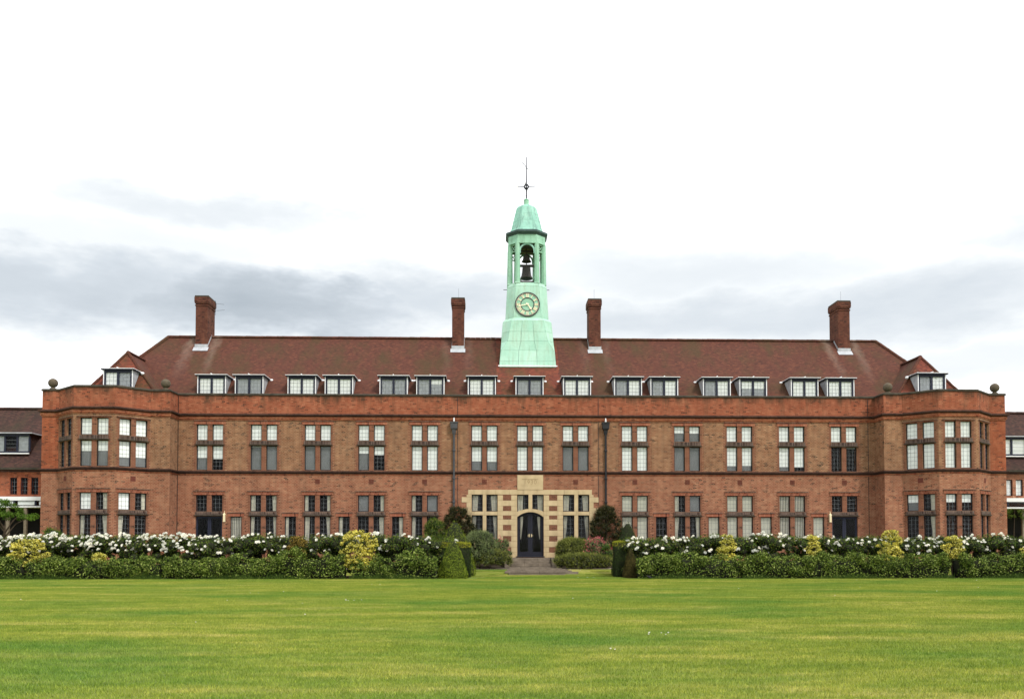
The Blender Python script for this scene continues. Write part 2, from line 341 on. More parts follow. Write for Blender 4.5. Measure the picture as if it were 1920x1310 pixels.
class MB:
    def __init__(s): s.v = []; s.f = []
    def quad(s, a, b, c, d):
        k = len(s.v); s.v += [a, b, c, d]; s.f.append((k, k+1, k+2, k+3)); return s
    def poly(s, pts):
        k = len(s.v); s.v += list(pts); s.f.append(tuple(range(k, k+len(pts)))); return s
    def box(s, x0, x1, y0, y1, z0, z1):
        k = len(s.v)
        s.v += [(x0, y0, z0), (x1, y0, z0), (x1, y1, z0), (x0, y1, z0), (x0, y0, z1), (x1, y0, z1), (x1, y1, z1), (x0, y1, z1)]
        for q in ((0, 3, 2, 1), (4, 5, 6, 7), (0, 1, 5, 4), (1, 2, 6, 5), (2, 3, 7, 6), (3, 0, 4, 7)): s.f.append(tuple(k+i for i in q))
        return s
    def prism(s, pts, y0, y1):
        """polygon in the XZ plane (counter-clockwise seen from the front, -Y) given depth"""
        n = len(pts); k = len(s.v)
        s.v += [(x, y0, z) for x, z in pts]+[(x, y1, z) for x, z in pts]
        s.f.append(tuple(range(k, k+n))); s.f.append(tuple(range(k+2*n-1, k+n-1, -1)))
        for i in range(n): j = (i+1) % n; s.f.append((k+i, k+n+i, k+n+j, k+j))
        return s
    def loft(s, rings, cap=True):
        k = len(s.v); n = len(rings[0])
        for r in rings: s.v += list(r)
        for a in range(len(rings)-1):
            for i in range(n):
                j = (i+1) % n; p = k+a*n
                s.f.append((p+i, p+j, p+n+j, p+n+i))
        if cap:
            s.f.append(tuple(k+i for i in range(n-1, -1, -1))); s.f.append(tuple(k+(len(rings)-1)*n+i for i in range(n)))
        return s
    def tube(s, pts, r, n=8):
        pts = [Vector(p) for p in pts]; rr = r if isinstance(r, (list, tuple)) else [r]*len(pts); rings = []
        for i, p in enumerate(pts):
            d = (pts[min(i+1, len(pts)-1)]-pts[max(i-1, 0)]).normalized()
            u = d.orthogonal().normalized() if abs(d.z) > .9 else d.cross(Vector((0, 0, 1))).normalized(); q = d.cross(u)
            rings.append([tuple(p+rr[i]*(math.cos(t)*u+math.sin(t)*q)) for t in [2*math.pi*j/n for j in range(n)]])
        return s.loft(rings)
    def lathe(s, prof, c=(0, 0, 0), n=16, phase=0):
        rings = [[(c[0]+r*math.cos(2*math.pi*j/n+phase), c[1]+r*math.sin(2*math.pi*j/n+phase), c[2]+z) for j in range(n)] for r, z in prof]
        return s.loft(rings)
    def mesh(s, name, m, smooth=False):
        me = bpy.data.meshes.new(name); me.from_pydata([tuple(p) for p in s.v], [], s.f); me.update()
        add_uv(me); me.materials.append(m)
        if smooth: me.polygons.foreach_set('use_smooth', [True]*len(me.polygons))
        return me
    def build(s, name, m, parent=None, loc=(0, 0, 0), rz=0, smooth=False, label=None, kind=None):
        return link(name, s.mesh(name, m, smooth), parent, loc, rz, label, kind)
def link(name, me, parent=None, loc=(0, 0, 0), rz=0, label=None, kind=None):
    o = bpy.data.objects.new(name, me); COL.objects.link(o)
    o.location = loc; o.rotation_euler = (0, 0, rz); o.parent = parent
    if label: o['label'] = label
    if kind: o['kind'] = kind
    return o
def tag(o, label, cat, group=None, kind=None):
    o['label'] = label; o['category'] = cat
    if group: o['group'] = group
    if kind: o['kind'] = kind
    return o
def thing(name, label, cat, loc=(0, 0, 0), group=None):
    o = bpy.data.objects.new(name, None); COL.objects.link(o); o.location = loc
    o.empty_display_size = .3
    return tag(o, label, cat, group)
def icosa(c, r, sub=1, jit=.0):
    """low sphere as lathe"""
    n = 8 if sub == 1 else 14; m_ = 5 if sub == 1 else 9
    rings = []
    for a in range(m_):
        th = math.pi*(a+.5)/m_; k = 1+jit*(rnd.random()-.5)
        rings.append([(c[0]+r*k*math.sin(th)*math.cos(2*math.pi*j/n), c[1]+r*k*math.sin(th)*math.sin(2*math.pi*j/n), c[2]-r*k*math.cos(th)) for j in range(n)])
    return rings

# leaves: numpy cards, two triangles each, slightly folded
def leaf_mesh(name, P, N, size, m, core=None, corem=None, aspect=.6, up=0.0):
    n = len(P)
    N = N+nr.normal(0, .55, (n, 3)); N[:, 2] += up; N /= np.linalg.norm(N, axis=1)[:, None]+1e-9
    T = nr.normal(0, 1, (n, 3)); T -= (T*N).sum(1)[:, None]*N; T /= np.linalg.norm(T, axis=1)[:, None]+1e-9
    B = np.cross(N, T)
    s = (size*nr.uniform(.6, 1.25, n))[:, None]
    v = np.empty((n, 4, 3), np.float32)
    v[:, 0] = P-T*s*.5; v[:, 1] = P-B*s*.5*aspect+N*s*.10; v[:, 2] = P+T*s*.5; v[:, 3] = P+B*s*.5*aspect+N*s*.10
    f = (np.arange(n)[:, None]*4+np.array([0, 1, 2, 3])).astype(np.int32)
    return raw_mesh(name, v.reshape(-1, 3), f, m, core, corem)
def spike_mesh(name, P, N, L, m, w=.009):
    n = len(P); D = N*.8+nr.normal(0, .35, (n, 3)); D[:, 2] += .75; D /= np.linalg.norm(D, axis=1)[:, None]
    S = np.cross(D, nr.normal(0, 1, (n, 3))); S /= np.linalg.norm(S, axis=1)[:, None]+1e-9
    v = np.empty((n, 3, 3)); v[:, 0] = P-S*w; v[:, 1] = P+S*w; v[:, 2] = P+D*(L*nr.uniform(.5, 1.25, n))[:, None]
    return raw_mesh(name, v.reshape(-1, 3), np.arange(n*3).reshape(-1, 3), m)
def raw_mesh(name, v, f, m, core=None, corem=None):
    me = bpy.data.meshes.new(name)
    n = len(f); k = f.shape[1]
    nv = len(v); lv = f.ravel(); ls = np.arange(n)*k; lt = np.full(n, k); mi = np.zeros(n, np.int32)
    if core is not None:
        cv = np.array(core.v, np.float32); v = np.concatenate([v, cv])
        lens = np.array([len(q) for q in core.f]); cl_ = np.concatenate([np.array(q) for q in core.f])+nv
        ls = np.concatenate([ls, len(lv)+np.concatenate([[0], np.cumsum(lens)[:-1]])]); lv = np.concatenate([lv, cl_])
        lt = np.concatenate([lt, lens]); mi = np.concatenate([mi, np.ones(len(lens), np.int32)])
    me.vertices.add(len(v)); me.vertices.foreach_set('co', v.astype(np.float32).ravel())
    me.loops.add(len(lv)); me.loops.foreach_set('vertex_index', lv.astype(np.int32))
    me.polygons.add(len(ls)); me.polygons.foreach_set('loop_start', ls.astype(np.int32)); me.polygons.foreach_set('loop_total', lt.astype(np.int32))
    me.materials.append(m)
    if corem is not None: me.materials.append(corem)
    me.polygons.foreach_set('material_index', mi)
    me.update(calc_edges=True); me.validate()
    return me
def clump_points(centers, radii, per, squash=1.0, lo=.72, hi=1.05, zmin=None):
    Ps = []; Ns = []
    for c, r in zip(centers, radii):
        n = max(6, int(per*r*r)); d = nr.normal(0, 1, (n, 3)); d /= np.linalg.norm(d, axis=1)[:, None]
        k = nr.uniform(lo, hi, (n, 1))
        p = d*r*k; p[:, 2] *= squash
        Ps.append(p+np.array(c)); Ns.append(d)
    P = np.concatenate(Ps); N = np.concatenate(Ns)
    if zmin is not None: q = P[:, 2] > zmin; P = P[q]; N = N[q]
    return P, N

# ------------------------------------------------------------------ ground
GP = [(-700, 0.0), (-9.2, 0.0), (-5.4, .015), (-3.5, .27), (-2.4, .30), (0.5, .62), (60, .62), (900, .62)]
def gz(y):
    for (a, za), (b, zb) in zip(GP, GP[1:]):
        if y <= b: return za+(zb-za)*max(0, (y-a)/(b-a))
    return .62
g = MB(); xs = [-900, -60, -40, -20, 0, 20, 40, 60, 900]
ys = [-700, -60, -30, -9.2, -5.4, -3.5, -2.4, .5, 60, 900]
for a, b in zip(xs, xs[1:]):
    for c, d in zip(ys, ys[1:]): g.quad((a, c, gz(c)), (b, c, gz(c)), (b, d, gz(d)), (a, d, gz(d)))
o = g.build('ground', M['lawn']); o['kind'] = 'structure'
# beds of bare soil behind the hedges and against the front
for x0, x1 in ((-42, -4.9), (4.8, 42)):
    s = MB()
    for c, d in ((-9.35, -9.2), (-9.2, -5.6)): s.quad((x0, c, gz(c)+.012), (x1, c, gz(c)+.012), (x1, d, gz(d)+.012), (x0, d, gz(d)+.012))
    s.build('flower_bed', M['soil'], kind='structure')
s = MB()
for c, d in ((-2.62, -2.4), (-2.4, -.05)): s.quad((-20, c, gz(c)+.012), (20, c, gz(c)+.012), (20, d, gz(d)+.012), (-20, d, gz(d)+.012))
s.build('wall_border', M['soil'], kind='structure')
MB().quad((-26, -3.45, gz(-3.45)+.02), (26, -3.45, gz(-3.45)+.02), (26, -2.63, gz(-2.63)+.02), (-26, -2.63, gz(-2.63)+.02)).build('path', M['path'], kind='structure')

# ------------------------------------------------------------------ the long brick house
H = thing('brick_house', 'long symmetrical red brick house with tiled roof, dormers and two canted bay wings', 'building')
ZG0, ZS0, ZS1, ZC0, ZC1, ZP, ZK = 0.05, 5.55, 5.79, 8.66, 8.98, 10.07, 10.19
L1, L2 = 3.46, 3.20           # ground transom
U0, U1, U2, UH = 5.79, 7.22, 7.50, 8.42
GH, GS = 4.40, 1.76
def wall(name, p0, p1, z0, z1, holes, m, T=.33, parent=H, bk=True):
    """wall from p0 to p1 (left to right seen from outside); holes in local x"""
    p0 = Vector(p0); p1 = Vector(p1); d = (p1-p0); L = d.length; d /= L
    n = Vector((d.y, -d.x))                       # outward
    def q(u, z, t=0.0): v = p0+d*u-n*t; return (v.x, v.y, z)
    xs = sorted({0, L}|{a for h in holes for a in h[:2]}); zs = sorted({z0, z1}|{a for h in holes for a in h[2:4] if z0 < a < z1})
    b = MB()
    for i in range(len(xs)-1):
        for j in range(len(zs)-1):
            cx = (xs[i]+xs[i+1])/2; cz = (zs[j]+zs[j+1])/2
            if any(h[0] < cx < h[1] and h[2] < cz < h[3] for h in holes): continue
            b.quad(q(xs[i], zs[j]), q(xs[i+1], zs[j]), q(xs[i+1], zs[j+1]), q(xs[i], zs[j+1]))
            if bk: b.quad(q(xs[i+1], zs[j], T), q(xs[i], zs[j], T), q(xs[i], zs[j+1], T), q(xs[i+1], zs[j+1], T))
    for h in holes:
        a, c, e, f = h[:4]; e = max(e, z0); f = min(f, z1)
        b.quad(q(a, e), q(a, e, T), q(a, f, T), q(a, f)); b.quad(q(c, e, T), q(c, e), q(c, f), q(c, f, T))
        b.quad(q(a, f), q(a, f, T), q(c, f, T), q(c, f)); b.quad(q(a, e, T), q(a, e), q(c, e), q(c, e, T))
    return b.build(name, m, parent)
# lights: each (x0,x1,z0,z1) relative to the pair's centre
def pair(z0, z1, z2, z3): return [(-.75, -.13, z2, z3), (.13, .75, z2, z3), (-.75, -.13, z0, z1), (.13, .75, z0, z1)]
UP = pair(U0+.02, U1, U2, UH)
GR = pair(GS, L2, L1, GH)
_cache = {}
def cached(key, fn):
    if key not in _cache: _cache[key] = fn()
    return _cache[key]
def frame_mesh(w_, h_, m='black', t=.042):
    return cached(('fr', round(w_, 2), round(h_, 2), m, t), lambda: MB().box(0, t, .10, .15, 0, h_).box(w_-t, w_, .10, .15, 0, h_).box(t, w_-t, .10, .15, 0, t).box(t, w_-t, .10, .15, h_-t, h_).mesh('frame', M[m]))
def pane_mesh(w_, h_):
    return cached(('pa', round(w_, 2), round(h_, 2)), lambda: MB().box(.035, w_-.035, .128, .133, .035, h_-.035).mesh('pane', M['glass']))
def lattice_mesh(w_, h_, nx, nz):
    def f():
        b = MB(); t = .005
        for i in range(1, nx): x = w_*i/nx; b.box(x-t, x+t, .119, .127, .034, h_-.034)
        for j in range(1, nz): z = h_*j/nz; b.box(.034, w_-.034, .118, .1265, z-t, z+t)
        return b.mesh('lead_lattice', M['came'])
    return cached(('la', round(w_, 2), round(h_, 2), nx, nz), f)
def cloth(x0, x1, z0, z1, y=.20, amp=.014, waves=5, taper=0.0, side=-1):
    """hanging fabric with folds; taper gathers the free edge lower down"""
    b = MB(); n = waves*4; rows = 5
    P = []
    for j in range(rows+1):
        f = j/rows; z = z1+(z0-z1)*f; g_ = 1-taper*(f**1.3)
        a, c = (x0, x0+(x1-x0)*g_) if side < 0 else (x1-(x1-x0)*g_, x1)
        P.append([(a+(c-a)*i/n, y+amp*math.sin(2*math.pi*waves*i/n+.5*j), z) for i in range(n+1)])
    for j in range(rows):
        for i in range(n): b.quad(P[j+1][i], P[j+1][i+1], P[j][i+1], P[j][i])
    return b
def light(parent, x0, x1, z0, z1, content, nx=3, nz=4, fm='black'):
    w_, h_ = x1-x0, z1-z0
    fr = link('frame', frame_mesh(w_, h_, fm), parent, (x0, 0, z0))
    link('pane', pane_mesh(w_, h_), parent, (x0, 0, z0))
    if nx: link('lead_lattice', lattice_mesh(w_, h_, nx, nz), parent, (x0, 0, z0))
    yb = .142+rnd.uniform(0, .01)
    def flat(name, m, a, c, y=yb):
        link(name, cached((name, m, round(w_, 2), round(a, 2), round(c, 2)), lambda: MB().box(.01, w_-.01, 0, .012, a, c).mesh(name, M[m])), parent, (x0, y, z0))
    def under(k, top):
        if k == 'G': flat('net_curtain', 'grey_net', 0, top, yb+.03)
    if isinstance(content, tuple):
        fr_, rest = content; fr_ += rnd.uniform(-.02, .02)
        flat('blind', 'blind', h_*(1-fr_), h_); under(rest, h_*(1-fr_)+.01)
    elif content == 'W': flat('blind', 'blind', 0, h_)
    elif content == 'B': flat('blind', 'cream_blind', 0, h_)
    elif content == 'G': flat('net_curtain', 'grey_net', 0, h_)
    elif content in ('CL', 'CR'):
        s_ = -1 if content == 'CL' else 1; ww = w_*rnd.uniform(.34, .5)
        a, c = (.01, ww) if s_ < 0 else (w_-ww, w_-.01)
        cloth(a, c, 0.0, h_, yb, .016, 3, rnd.uniform(.1, .45) if z0 < 3 else rnd.uniform(0, .1), s_).build('curtain', M['curtain'], parent, (x0, 0, z0))
    elif content == 'S':
        b = MB(); k = 6
        for i in range(k): a = .03+(w_-.06)*i/k; b.box(a, a+(w_-.06)/k*.62, yb, yb+.004, 0, h_)
        b.build('vertical_blind', M['curtain'], parent, (x0, 0, z0))
def window(px, py, rz, lights, contents, head, nzs=(4, 6), name='window', ledge=None, sill=None, dress=True, fm='black', lintel='soldier', label=None):
    """a window group set in the wall at px,py; its own mesh is the brick head and tile ledge"""
    x0 = min(l[0] for l in lights); x1 = max(l[1] for l in lights)
    b = MB()
    if lintel == 'soldier':
        b.box(x0-.13, x1+.13, -.035, .0, head+.005, head+.19)
    else: b.box(x0-.1, x1+.1, -.03, .0, head+.005, head+.055)
    wn = b.build(name, M['soldier'], H, (px, py, 0), rz, label=label)
    MB().box(x0-.16, x1+.16, -.07, .0, head+(.19 if lintel == 'soldier' else .055), head+(.225 if lintel == 'soldier' else .085)).build('drip_tile', M['tile_ledge'], wn)
    if ledge:
        lo_, hi_ = ledge
        b = MB().prism([(x0-.09, lo_+.015), (x1+.09, lo_+.015), (x1+.09, lo_+.06), (x0-.09, lo_+.06)], -.085, .0)
        b2 = MB().box(x0-.02, x1+.02, -.045, .0, lo_+.06, hi_-.02)
        b.build('ledge_tiles', M['coping'], wn); b2.build('transom_bricks', M['tile_ledge'], wn)
    if dress:
        b = MB(); z = sill; k = 0
        while z < head:
            d = .215 if (k//1) % 2 else .105
            b.box(x0-d, x0, -.006, 0, z, z+.066); b.box(x1, x1+d, -.006, 0, z, z+.066); z += .075; k += 1
        b.box(-.125, .125, -.006, 0, sill, head) if len(lights) > 1 else None
        b.build('brick_dressing', M['brick_dress'], wn, kind='stuff')
    for l, c in zip(lights, contents):
        nz = nzs[0] if l[2] > (ledge[1] if ledge else 0)-.1 else nzs[1]
        light(wn, *l, c, 3, nz, fm)
    return wn
W_, D_, G_ = 'W', 'D', 'G'
upx = [-18.22, -15.17, -12.12, -9.07, -6.03, -2.62, 0, 2.62, 6.03, 9.07, 12.12, 15.17, 18.22]
upc = [(W_, W_, (.52, G_), (.55, D_)), (W_, W_, (.05, G_), G_), (W_, W_, G_, G_), (W_, W_, (.3, G_), (.35, D_)), (W_,)*4,
       (W_, W_, (.62, G_), (.62, G_)), (W_,)*4, (W_, W_, G_, G_),
       (W_,)*4, ((.45, G_), (.45, G_), G_, G_), (W_, W_, (.78, G_), (.78, G_)), (W_, W_, (.80, G_), (.80, D_)), (W_, W_, D_, (.05, D_))]
grx = [-18.22, -15.17, -12.12, -9.07, -6.03, 6.03, 9.07, 12.12, 15.17, 18.22]
grc = [(D_, D_), ('CL', 'CR', 'CL', 'CR'), ('CL', 'CR', 'CL', 'CR'), (G_, 'CR', D_, 'CR'), ('CL', G_, 'CL', D_),
       ('B', 'B', 'B', 'B'), ('CL', G_, 'CL', 'CR'), ('B', 'B', 'B', 'B'), ('S', 'S', 'S', 'S'), (D_, D_)]
nax = [-16.70, -13.64, -10.60, -7.56, 7.56, 10.60, 13.64, 16.70]
nac = ['S', 'CL', 'CL', 'CR', D_, 'B', 'B', 'B']
def holes_at(x, lights): return [(x+l[0], x+l[1], l[2], l[3]) for l in lights]
DOORL = (-.75, .75, .68, L2)
NAR = (-.32, .32, .72, L2-.02)
gh = []
for x, c in zip(grx, grc):
    gh += holes_at(x, GR[:2]+([DOORL] if len(c) == 2 else GR[2:]))
for x in nax: gh += holes_at(x, [NAR])
EL = [(-3.34, -2.72), (-2.50, -1.87), (1.89, 2.53), (2.76, 3.39)]   # entrance side lights
for a, b_ in EL: gh += [(a, b_, 3.48, 4.44), (a, b_, 1.78, 3.26)]
gh += [(-.74, .77, .90, 4.44)]
sh = 20.03
wall('ground_floor_wall', (-sh, 0), (sh, 0), ZG0, ZS0, [(a+sh, b_+sh, c, d) for a, b_, c, d in gh], M['brick_low'])
uh = []
for x in upx: uh += holes_at(x, UP)
wall('upper_floor_wall', (-sh, 0), (sh, 0), ZS0, ZC0, [(a+sh, b_+sh, c, d) for a, b_, c, d in uh], M['brick_up'])
for x, c in zip(upx, upc): window(x, 0, 0, UP, c, UH, ledge=(U1, U2), sill=U0)
for x, c in zip(grx, grc):
    if len(c) == 2:
        wn = window(x, 0, 0, GR[:2], c, GH, ledge=(L2, L1), sill=L1, name='window_over_door')
        # dark double glazed garden door below
        for s_ in (-1, 1):
            dl = MB()
            a, b_ = (-.75, 0) if s_ < 0 else (0, .75)
            dl.box(a+.004, a+.10, .10, .15, .70, L2-.01).box(b_-.10, b_-.004, .10, .15, .70, L2-.01).box(a+.10, b_-.10, .10, .15, .70, .95).box(a+.10, b_-.10, .10, .15, L2-.12, L2-.01).box(a+.10, b_-.10, .10, .15, 1.9, 1.97)
            dd = dl.build('garden_door', M['navy'], H, (x, 0, 0))
            MB().box(a+.09, b_-.09, .123, .128, .94, L2-.11).build('pane', M['glass'], dd)
            xx = -.06 if s_ < 0 else .06
            MB().box(xx-.012, xx+.012, .06, .10, 1.80, 1.92).build('handle', M['iron'], dd)
    else: window(x, 0, 0, GR, c, GH, ledge=(L2, L1), sill=GS)
for x, c in zip(nax, nac):
    window(x, 0, 0, [NAR], [c], L2-.02, nzs=(7, 7), sill=.72, name='narrow_window')
    b = MB()
    for s_ in (-1, 1):
        for k in range(10): b.box(s_*.52-.045, s_*.52+.045, -.004, 0, 1.1+.2*k, 1.16+.2*k)
    b.build('vent_hole_marks', M['dark'], H, (x, 0, 0), kind='stuff')  # raised boxes; the shade inside small brick vent holes is put into their colour
# wings
for sg in (-1, 1):
    def X(v): return sg*v
    pts = [(20.03, 0), (20.03, -1.2), (21.09, -1.2), (22.49, -2.5), (24.71, -2.5), (26.11, -1.2), (27.03, -1.2), (27.03, 9.5)]
    pts = [(sg*a, b_) for a, b_ in pts]
    if sg < 0: pts = pts[::-1]
    facets = list(zip(pts, pts[1:]))
    side = {2: 'cant', 3: 'front', 4: 'cant'}
    for i, (p, q_) in enumerate(facets):
        L = (Vector(q_)-Vector(p)).length
        k = i if sg > 0 else 6-i            # 0 return,1 inner flat,2 inner cant,3 front,4 outer cant,5 outer flat,6 outer side
        hu = hg = []
        if k in (2, 3, 4):
            c0 = L/2+(0 if k == 3 else (-.03 if (k == 2) == (sg > 0) else .03))
            hu = holes_at(c0, UP); hg = holes_at(c0, GR)
        wall('bay_ground_wall', p, q_, ZG0, ZS0, hg, M['brick_low'])
        wall('bay_upper_wall', p, q_, ZS0, ZC0, hu, M['brick_up'] if k not in (5, 6) else M['brick_bay'])
        wall('bay_parapet', p, q_, ZC0, ZP, [], M['brick_par'])
        if hu:
            d = (Vector(q_)-Vector(p)).normalized(); c = Vector(p)+d*c0; rz = math.atan2(d.y, d.x)
            if sg < 0:
                cu = {4: (W_,)*4, 3: (W_, W_, (.4, G_), (.4, G_)), 2: (W_, W_, (.65, G_), (.62, G_))}[k]
                cg = {4: (D_, G_, D_, 'CR'), 3: ((.95, G_), 'CR', 'CL', 'CR'), 2: (W_, 'CR', 'CL', D_)}[k]
            else:
                cu = (W_,)*4; cg = {2: ((.5, G_), 'CR', D_, 'CR'), 3: ((.5, D_), (.5, D_), D_, D_), 4: (D_, D_, D_, D_)}[k]
            window(c.x, c.y, rz, UP, cu, UH, ledge=(U1, U2), sill=U0, name='bay_window', lintel='thin')
            window(c.x, c.y, rz, GR, cg, GH, ledge=(L2, L1), sill=GS, name='bay_window')
            if k != 3:
                a_ = MB().box(-.14, .14, -.012, 0, 5.03, 5.31).build('air_brick', M['terracotta'], H, (c.x, c.y, 0), rz)
wall('parapet', (-sh, 0), (sh, 0), ZC0, ZP, [], M['brick_par'])
# swept mouldings along the whole front
PATH = [(-27.03, 9.5), (-27.03, -1.2), (-26.11, -1.2), (-24.71, -2.5), (-22.49, -2.5), (-21.09, -1.2), (-20.03, -1.2), (-20.03, 0)]
PATH = PATH+[(-x, y) for x, y in PATH[::-1]]
def sweep(name, prof, m):
    V = [Vector(p) for p in PATH]; offs = []
    for i, p in enumerate(V):
        d0 = (V[i]-V[i-1]).normalized() if i else (V[1]-V[0]).normalized()
        d1 = (V[i+1]-V[i]).normalized() if i < len(V)-1 else d0
        n0 = Vector((d0.y, -d0.x)); n1 = Vector((d1.y, -d1.x)); b = (n0+n1)
        b = b/ max(.2, b.dot(n0)) if b.length > 1e-6 else n0
        offs.append(b)
    mb = MB()
    for i in range(len(V)-1):
        for j in range(len(prof)-1):
            (o0, z0), (o1, z1) = prof[j], prof[j+1]
            a = V[i]+offs[i]*o0; b = V[i+1]+offs[i+1]*o0; c = V[i+1]+offs[i+1]*o1; d = V[i]+offs[i]*o1
            mb.quad((a.x, a.y, z0), (b.x, b.y, z0), (c.x, c.y, z1), (d.x, d.y, z1))
    return mb.build(name, m, H)
sweep('string_course', [(.0, 5.60), (.045, 5.60), (.045, 5.66), (.12, 5.69), (.12, 5.75), (.0, 5.785)], M['moulding'])
sweep('string_course_dentils', [(.0, 5.53), (.022, 5.53), (.022, 5.597), (0, 5.597)], M['mould_red'])
sweep('cornice', [(.0, 8.88), (.10, 8.88), (.17, 8.92), (.17, 9.00), (.0, 9.04)], M['moulding'])
sweep('cornice_lower', [(.0, 8.64), (.035, 8.64), (.035, 8.70), (.07, 8.72), (.07, 8.86), (.0, 8.876)], M['mould_red'])
sweep('coping', [(-.36, ZP+.005), (.05, ZP+.005), (.05, ZP+.08), (.0, ZK), (-.31, ZK), (-.36, ZP+.08), (-.36, ZP+.005)], M['coping'])
# toothed brick course under the cornice
b = MB(); x = -19.9
while x < 19.9: b.box(x, x+.10, -.085, -.072, 8.735, 8.80); x += .22
b.build('dogtooth_course', M['mould_red'], H, kind='stuff')
for x in (-12.12, -9.07, -6.03, -2.62, 2.62, 6.03, 9.07, 12.12, 15.17, 18.22):
    b = MB()
    for i in range(4):
        for j in range(4): b.box(-.14+.07*i+.006, -.14+.07*(i+1)-.006, -.016, 0, 5.03+.07*j+.006, 5.03+.07*(j+1)-.006)
    ab = b.build('air_brick', M['terracotta'], H, (x, 0, 0))
for x in (-4.16, 3.93, 19.63, -20.0):
    MB().box(x-.012, x+.012, -.02, .0, 1.0 if abs(x) > 10 else 3.9, 10.0).build('movement_joint', M['pipe_black'], H)
# stone balls on the parapet
for x in (-26.55, -20.36, 20.36, 26.55):
    f = MB().lathe([(.17, 0), (.17, .05), (.10, .09), (.09, .13)], (0, 0, 0), 12)
    pb = f.build('ball_finial', M['ball'], H, (x, -1.02, ZK+.0))
    rings = icosa((0, 0, .345), .26, 2)
    MB().loft(rings).build('stone_ball', M['ball'], pb, smooth=True)
# interior
b = MB()
b.box(-26.6, 26.6, 4.2, 4.4, .3, 9.3)
for z in (.55, 4.95, 8.75): b.box(-26.6, 26.6, .34, 4.2, z, z+.25)
xs_ = [-19.9, -16.7, -13.65, -10.6, -7.55, -4.3, -1.35, 1.35, 4.3, 7.55, 10.6, 13.65, 16.7, 19.9]
for x in xs_: b.box(x-.06, x+.06, .34, 4.2, 5.2, 8.75)
for x in (-19.9, -4.3, -1.35, 1.35, 4.3, 19.9): b.box(x-.06, x+.06, .34, 4.2, .8, 4.95)
b.build('interior_walls', M['room'], H)
for sg in (-1, 1):
    b = MB()
    for z in (.55, 4.95, 8.75):
        b.v += []
        pp = [(20.4, .3), (20.4, -.86), (21.2, -.86), (22.6, -2.16), (24.6, -2.16), (26.0, -.86), (26.6, -.86), (26.6, .3)]
        pp = [(sg*a, c) for a, c in pp]
        if sg < 0: pp = pp[::-1]
        b.poly([(a, c, z+.25) for a, c in pp]); b.poly([(a, c, z) for a, c in pp][::-1])
    b.build('bay_floor', M['room'], H)
# wall lanterns beside the garden doors
for x, ll in ((-17.33, 'cream wall lantern beside the dark garden door at the left end of the main front'), (17.33, 'cream wall lantern beside the dark garden door at the right end of the main front')):
    t_ = thing('wall_lantern', ll, 'lantern', (x, 0, 3.02), 'lanterns beside the garden doors')
    MB().box(-.05, .05, -.16, -.02, -.10, .26).build('lamp_glass', M['cream_lamp'], t_)
    MB().lathe([(.10, 0), (.085, .04), (.02, .09), (.01, .14)], (0, -.09, .262), 4, math.pi/4).build('lamp_cap', M['cream_lamp'], t_)
    MB().tube([(0, 0, .44), (0, -.06, .47), (0, -.09, .40)], .012, 6).build('bracket', M['cream_lamp'], t_)
    MB().box(-.06, .06, -.17, -.01, -.14, -.101).build('lamp_base', M['cream_lamp'], t_)
# rainwater pipes
for x, m, ll in ((-4.36, 'pipe_grey', 'grey downpipe with hopper head'), (4.34, 'pipe_black', 'black downpipe with hopper head')):
    p_ = MB().tube([(0, -.12, .7), (0, -.12, 8.0)], .062, 10).build('downpipe', M[m], H, (x, 0, 0), label=ll)
    MB().loft([[(-a, -.12-c, z), (a, -.12-c, z), (a, -.12+.11, z), (-a, -.12+.11, z)] for a, c, z in ((.09, .07, 7.9), (.11, .10, 8.12), (.19, .15, 8.22), (.20, .16, 8.5), (.23, .18, 8.52), (.23, .18, 8.58))]).build('hopper', M[m], p_)
    for z in (2.6, 3.95, 5.3, 6.9): MB().lathe([(.085, 0), (.095, .03), (.095, .08), (.085, .11)], (0, -.12, z), 10).build('pipe_collar', M[m], p_)
    MB().lathe([(.0, 0), (.05, .02), (.055, .10), (.03, .15), (.045, .19), (.02, .24)], (0, -.12, 8.59), 8).build('white_owl_ornament', M['white_lead'], p_, smooth=True)

# ------------------------------------------------------------------ entrance
ES = MB().box(-3.62, 3.63, -.004, 0, .60, .84).build('entrance_surround', M['stone'], H, label='honey stone door surround with brick inset panels')
def block(x0, x1, z0, z1, name='stone_block', m='stone', par=ES, y0=-.035, y1=.10, g_=.004):
    e = rnd.uniform(-.003, .003); k = .008
    b = MB()
    a0, a1, c0, c1 = x0+g_, x1-g_, z0+g_, z1-g_
    f = [(a0+k, y0+e, c0+k), (a1-k, y0+e, c0+k), (a1-k, y0+e, c1-k), (a0+k, y0+e, c1-k)]
    r = [(a0, y0+e+k, c0), (a1, y0+e+k, c0), (a1, y0+e+k, c1), (a0, y0+e+k, c1)]
    bk_ = [(a0, y1, c0), (a1, y1, c0), (a1, y1, c1), (a0, y1, c1)]
    b.poly(f); b.loft([bk_, r, f], cap=False)
    return b.build(name, M[m], par)
def split(x0, x1, z0, z1, nx, nz):
    for j in range(nz):
        zz0 = z0+(z1-z0)*j/nz; zz1 = z0+(z1-z0)*(j+1)/nz
        off = (j % 2)*.5 if nx > 1 else 0
        cuts = sorted({0, 1}|{(i+off)/nx for i in range(1, nx+1) if 0 < (i+off)/nx < 1}|({.0}))
        for a, c in zip(cuts, cuts[1:]): block(x0+(x1-x0)*a, x0+(x1-x0)*c, zz0, zz1)
for i in range(9): block(-3.55+7.1*i/9, -3.55+7.1*(i+1)/9, 4.44, 4.72)          # lintel course
panels = [(4.41, 4.11), (3.79, 3.51), (3.25, 3.03), (2.71, 2.40), (2.07, 1.77), (1.44, 1.14)]
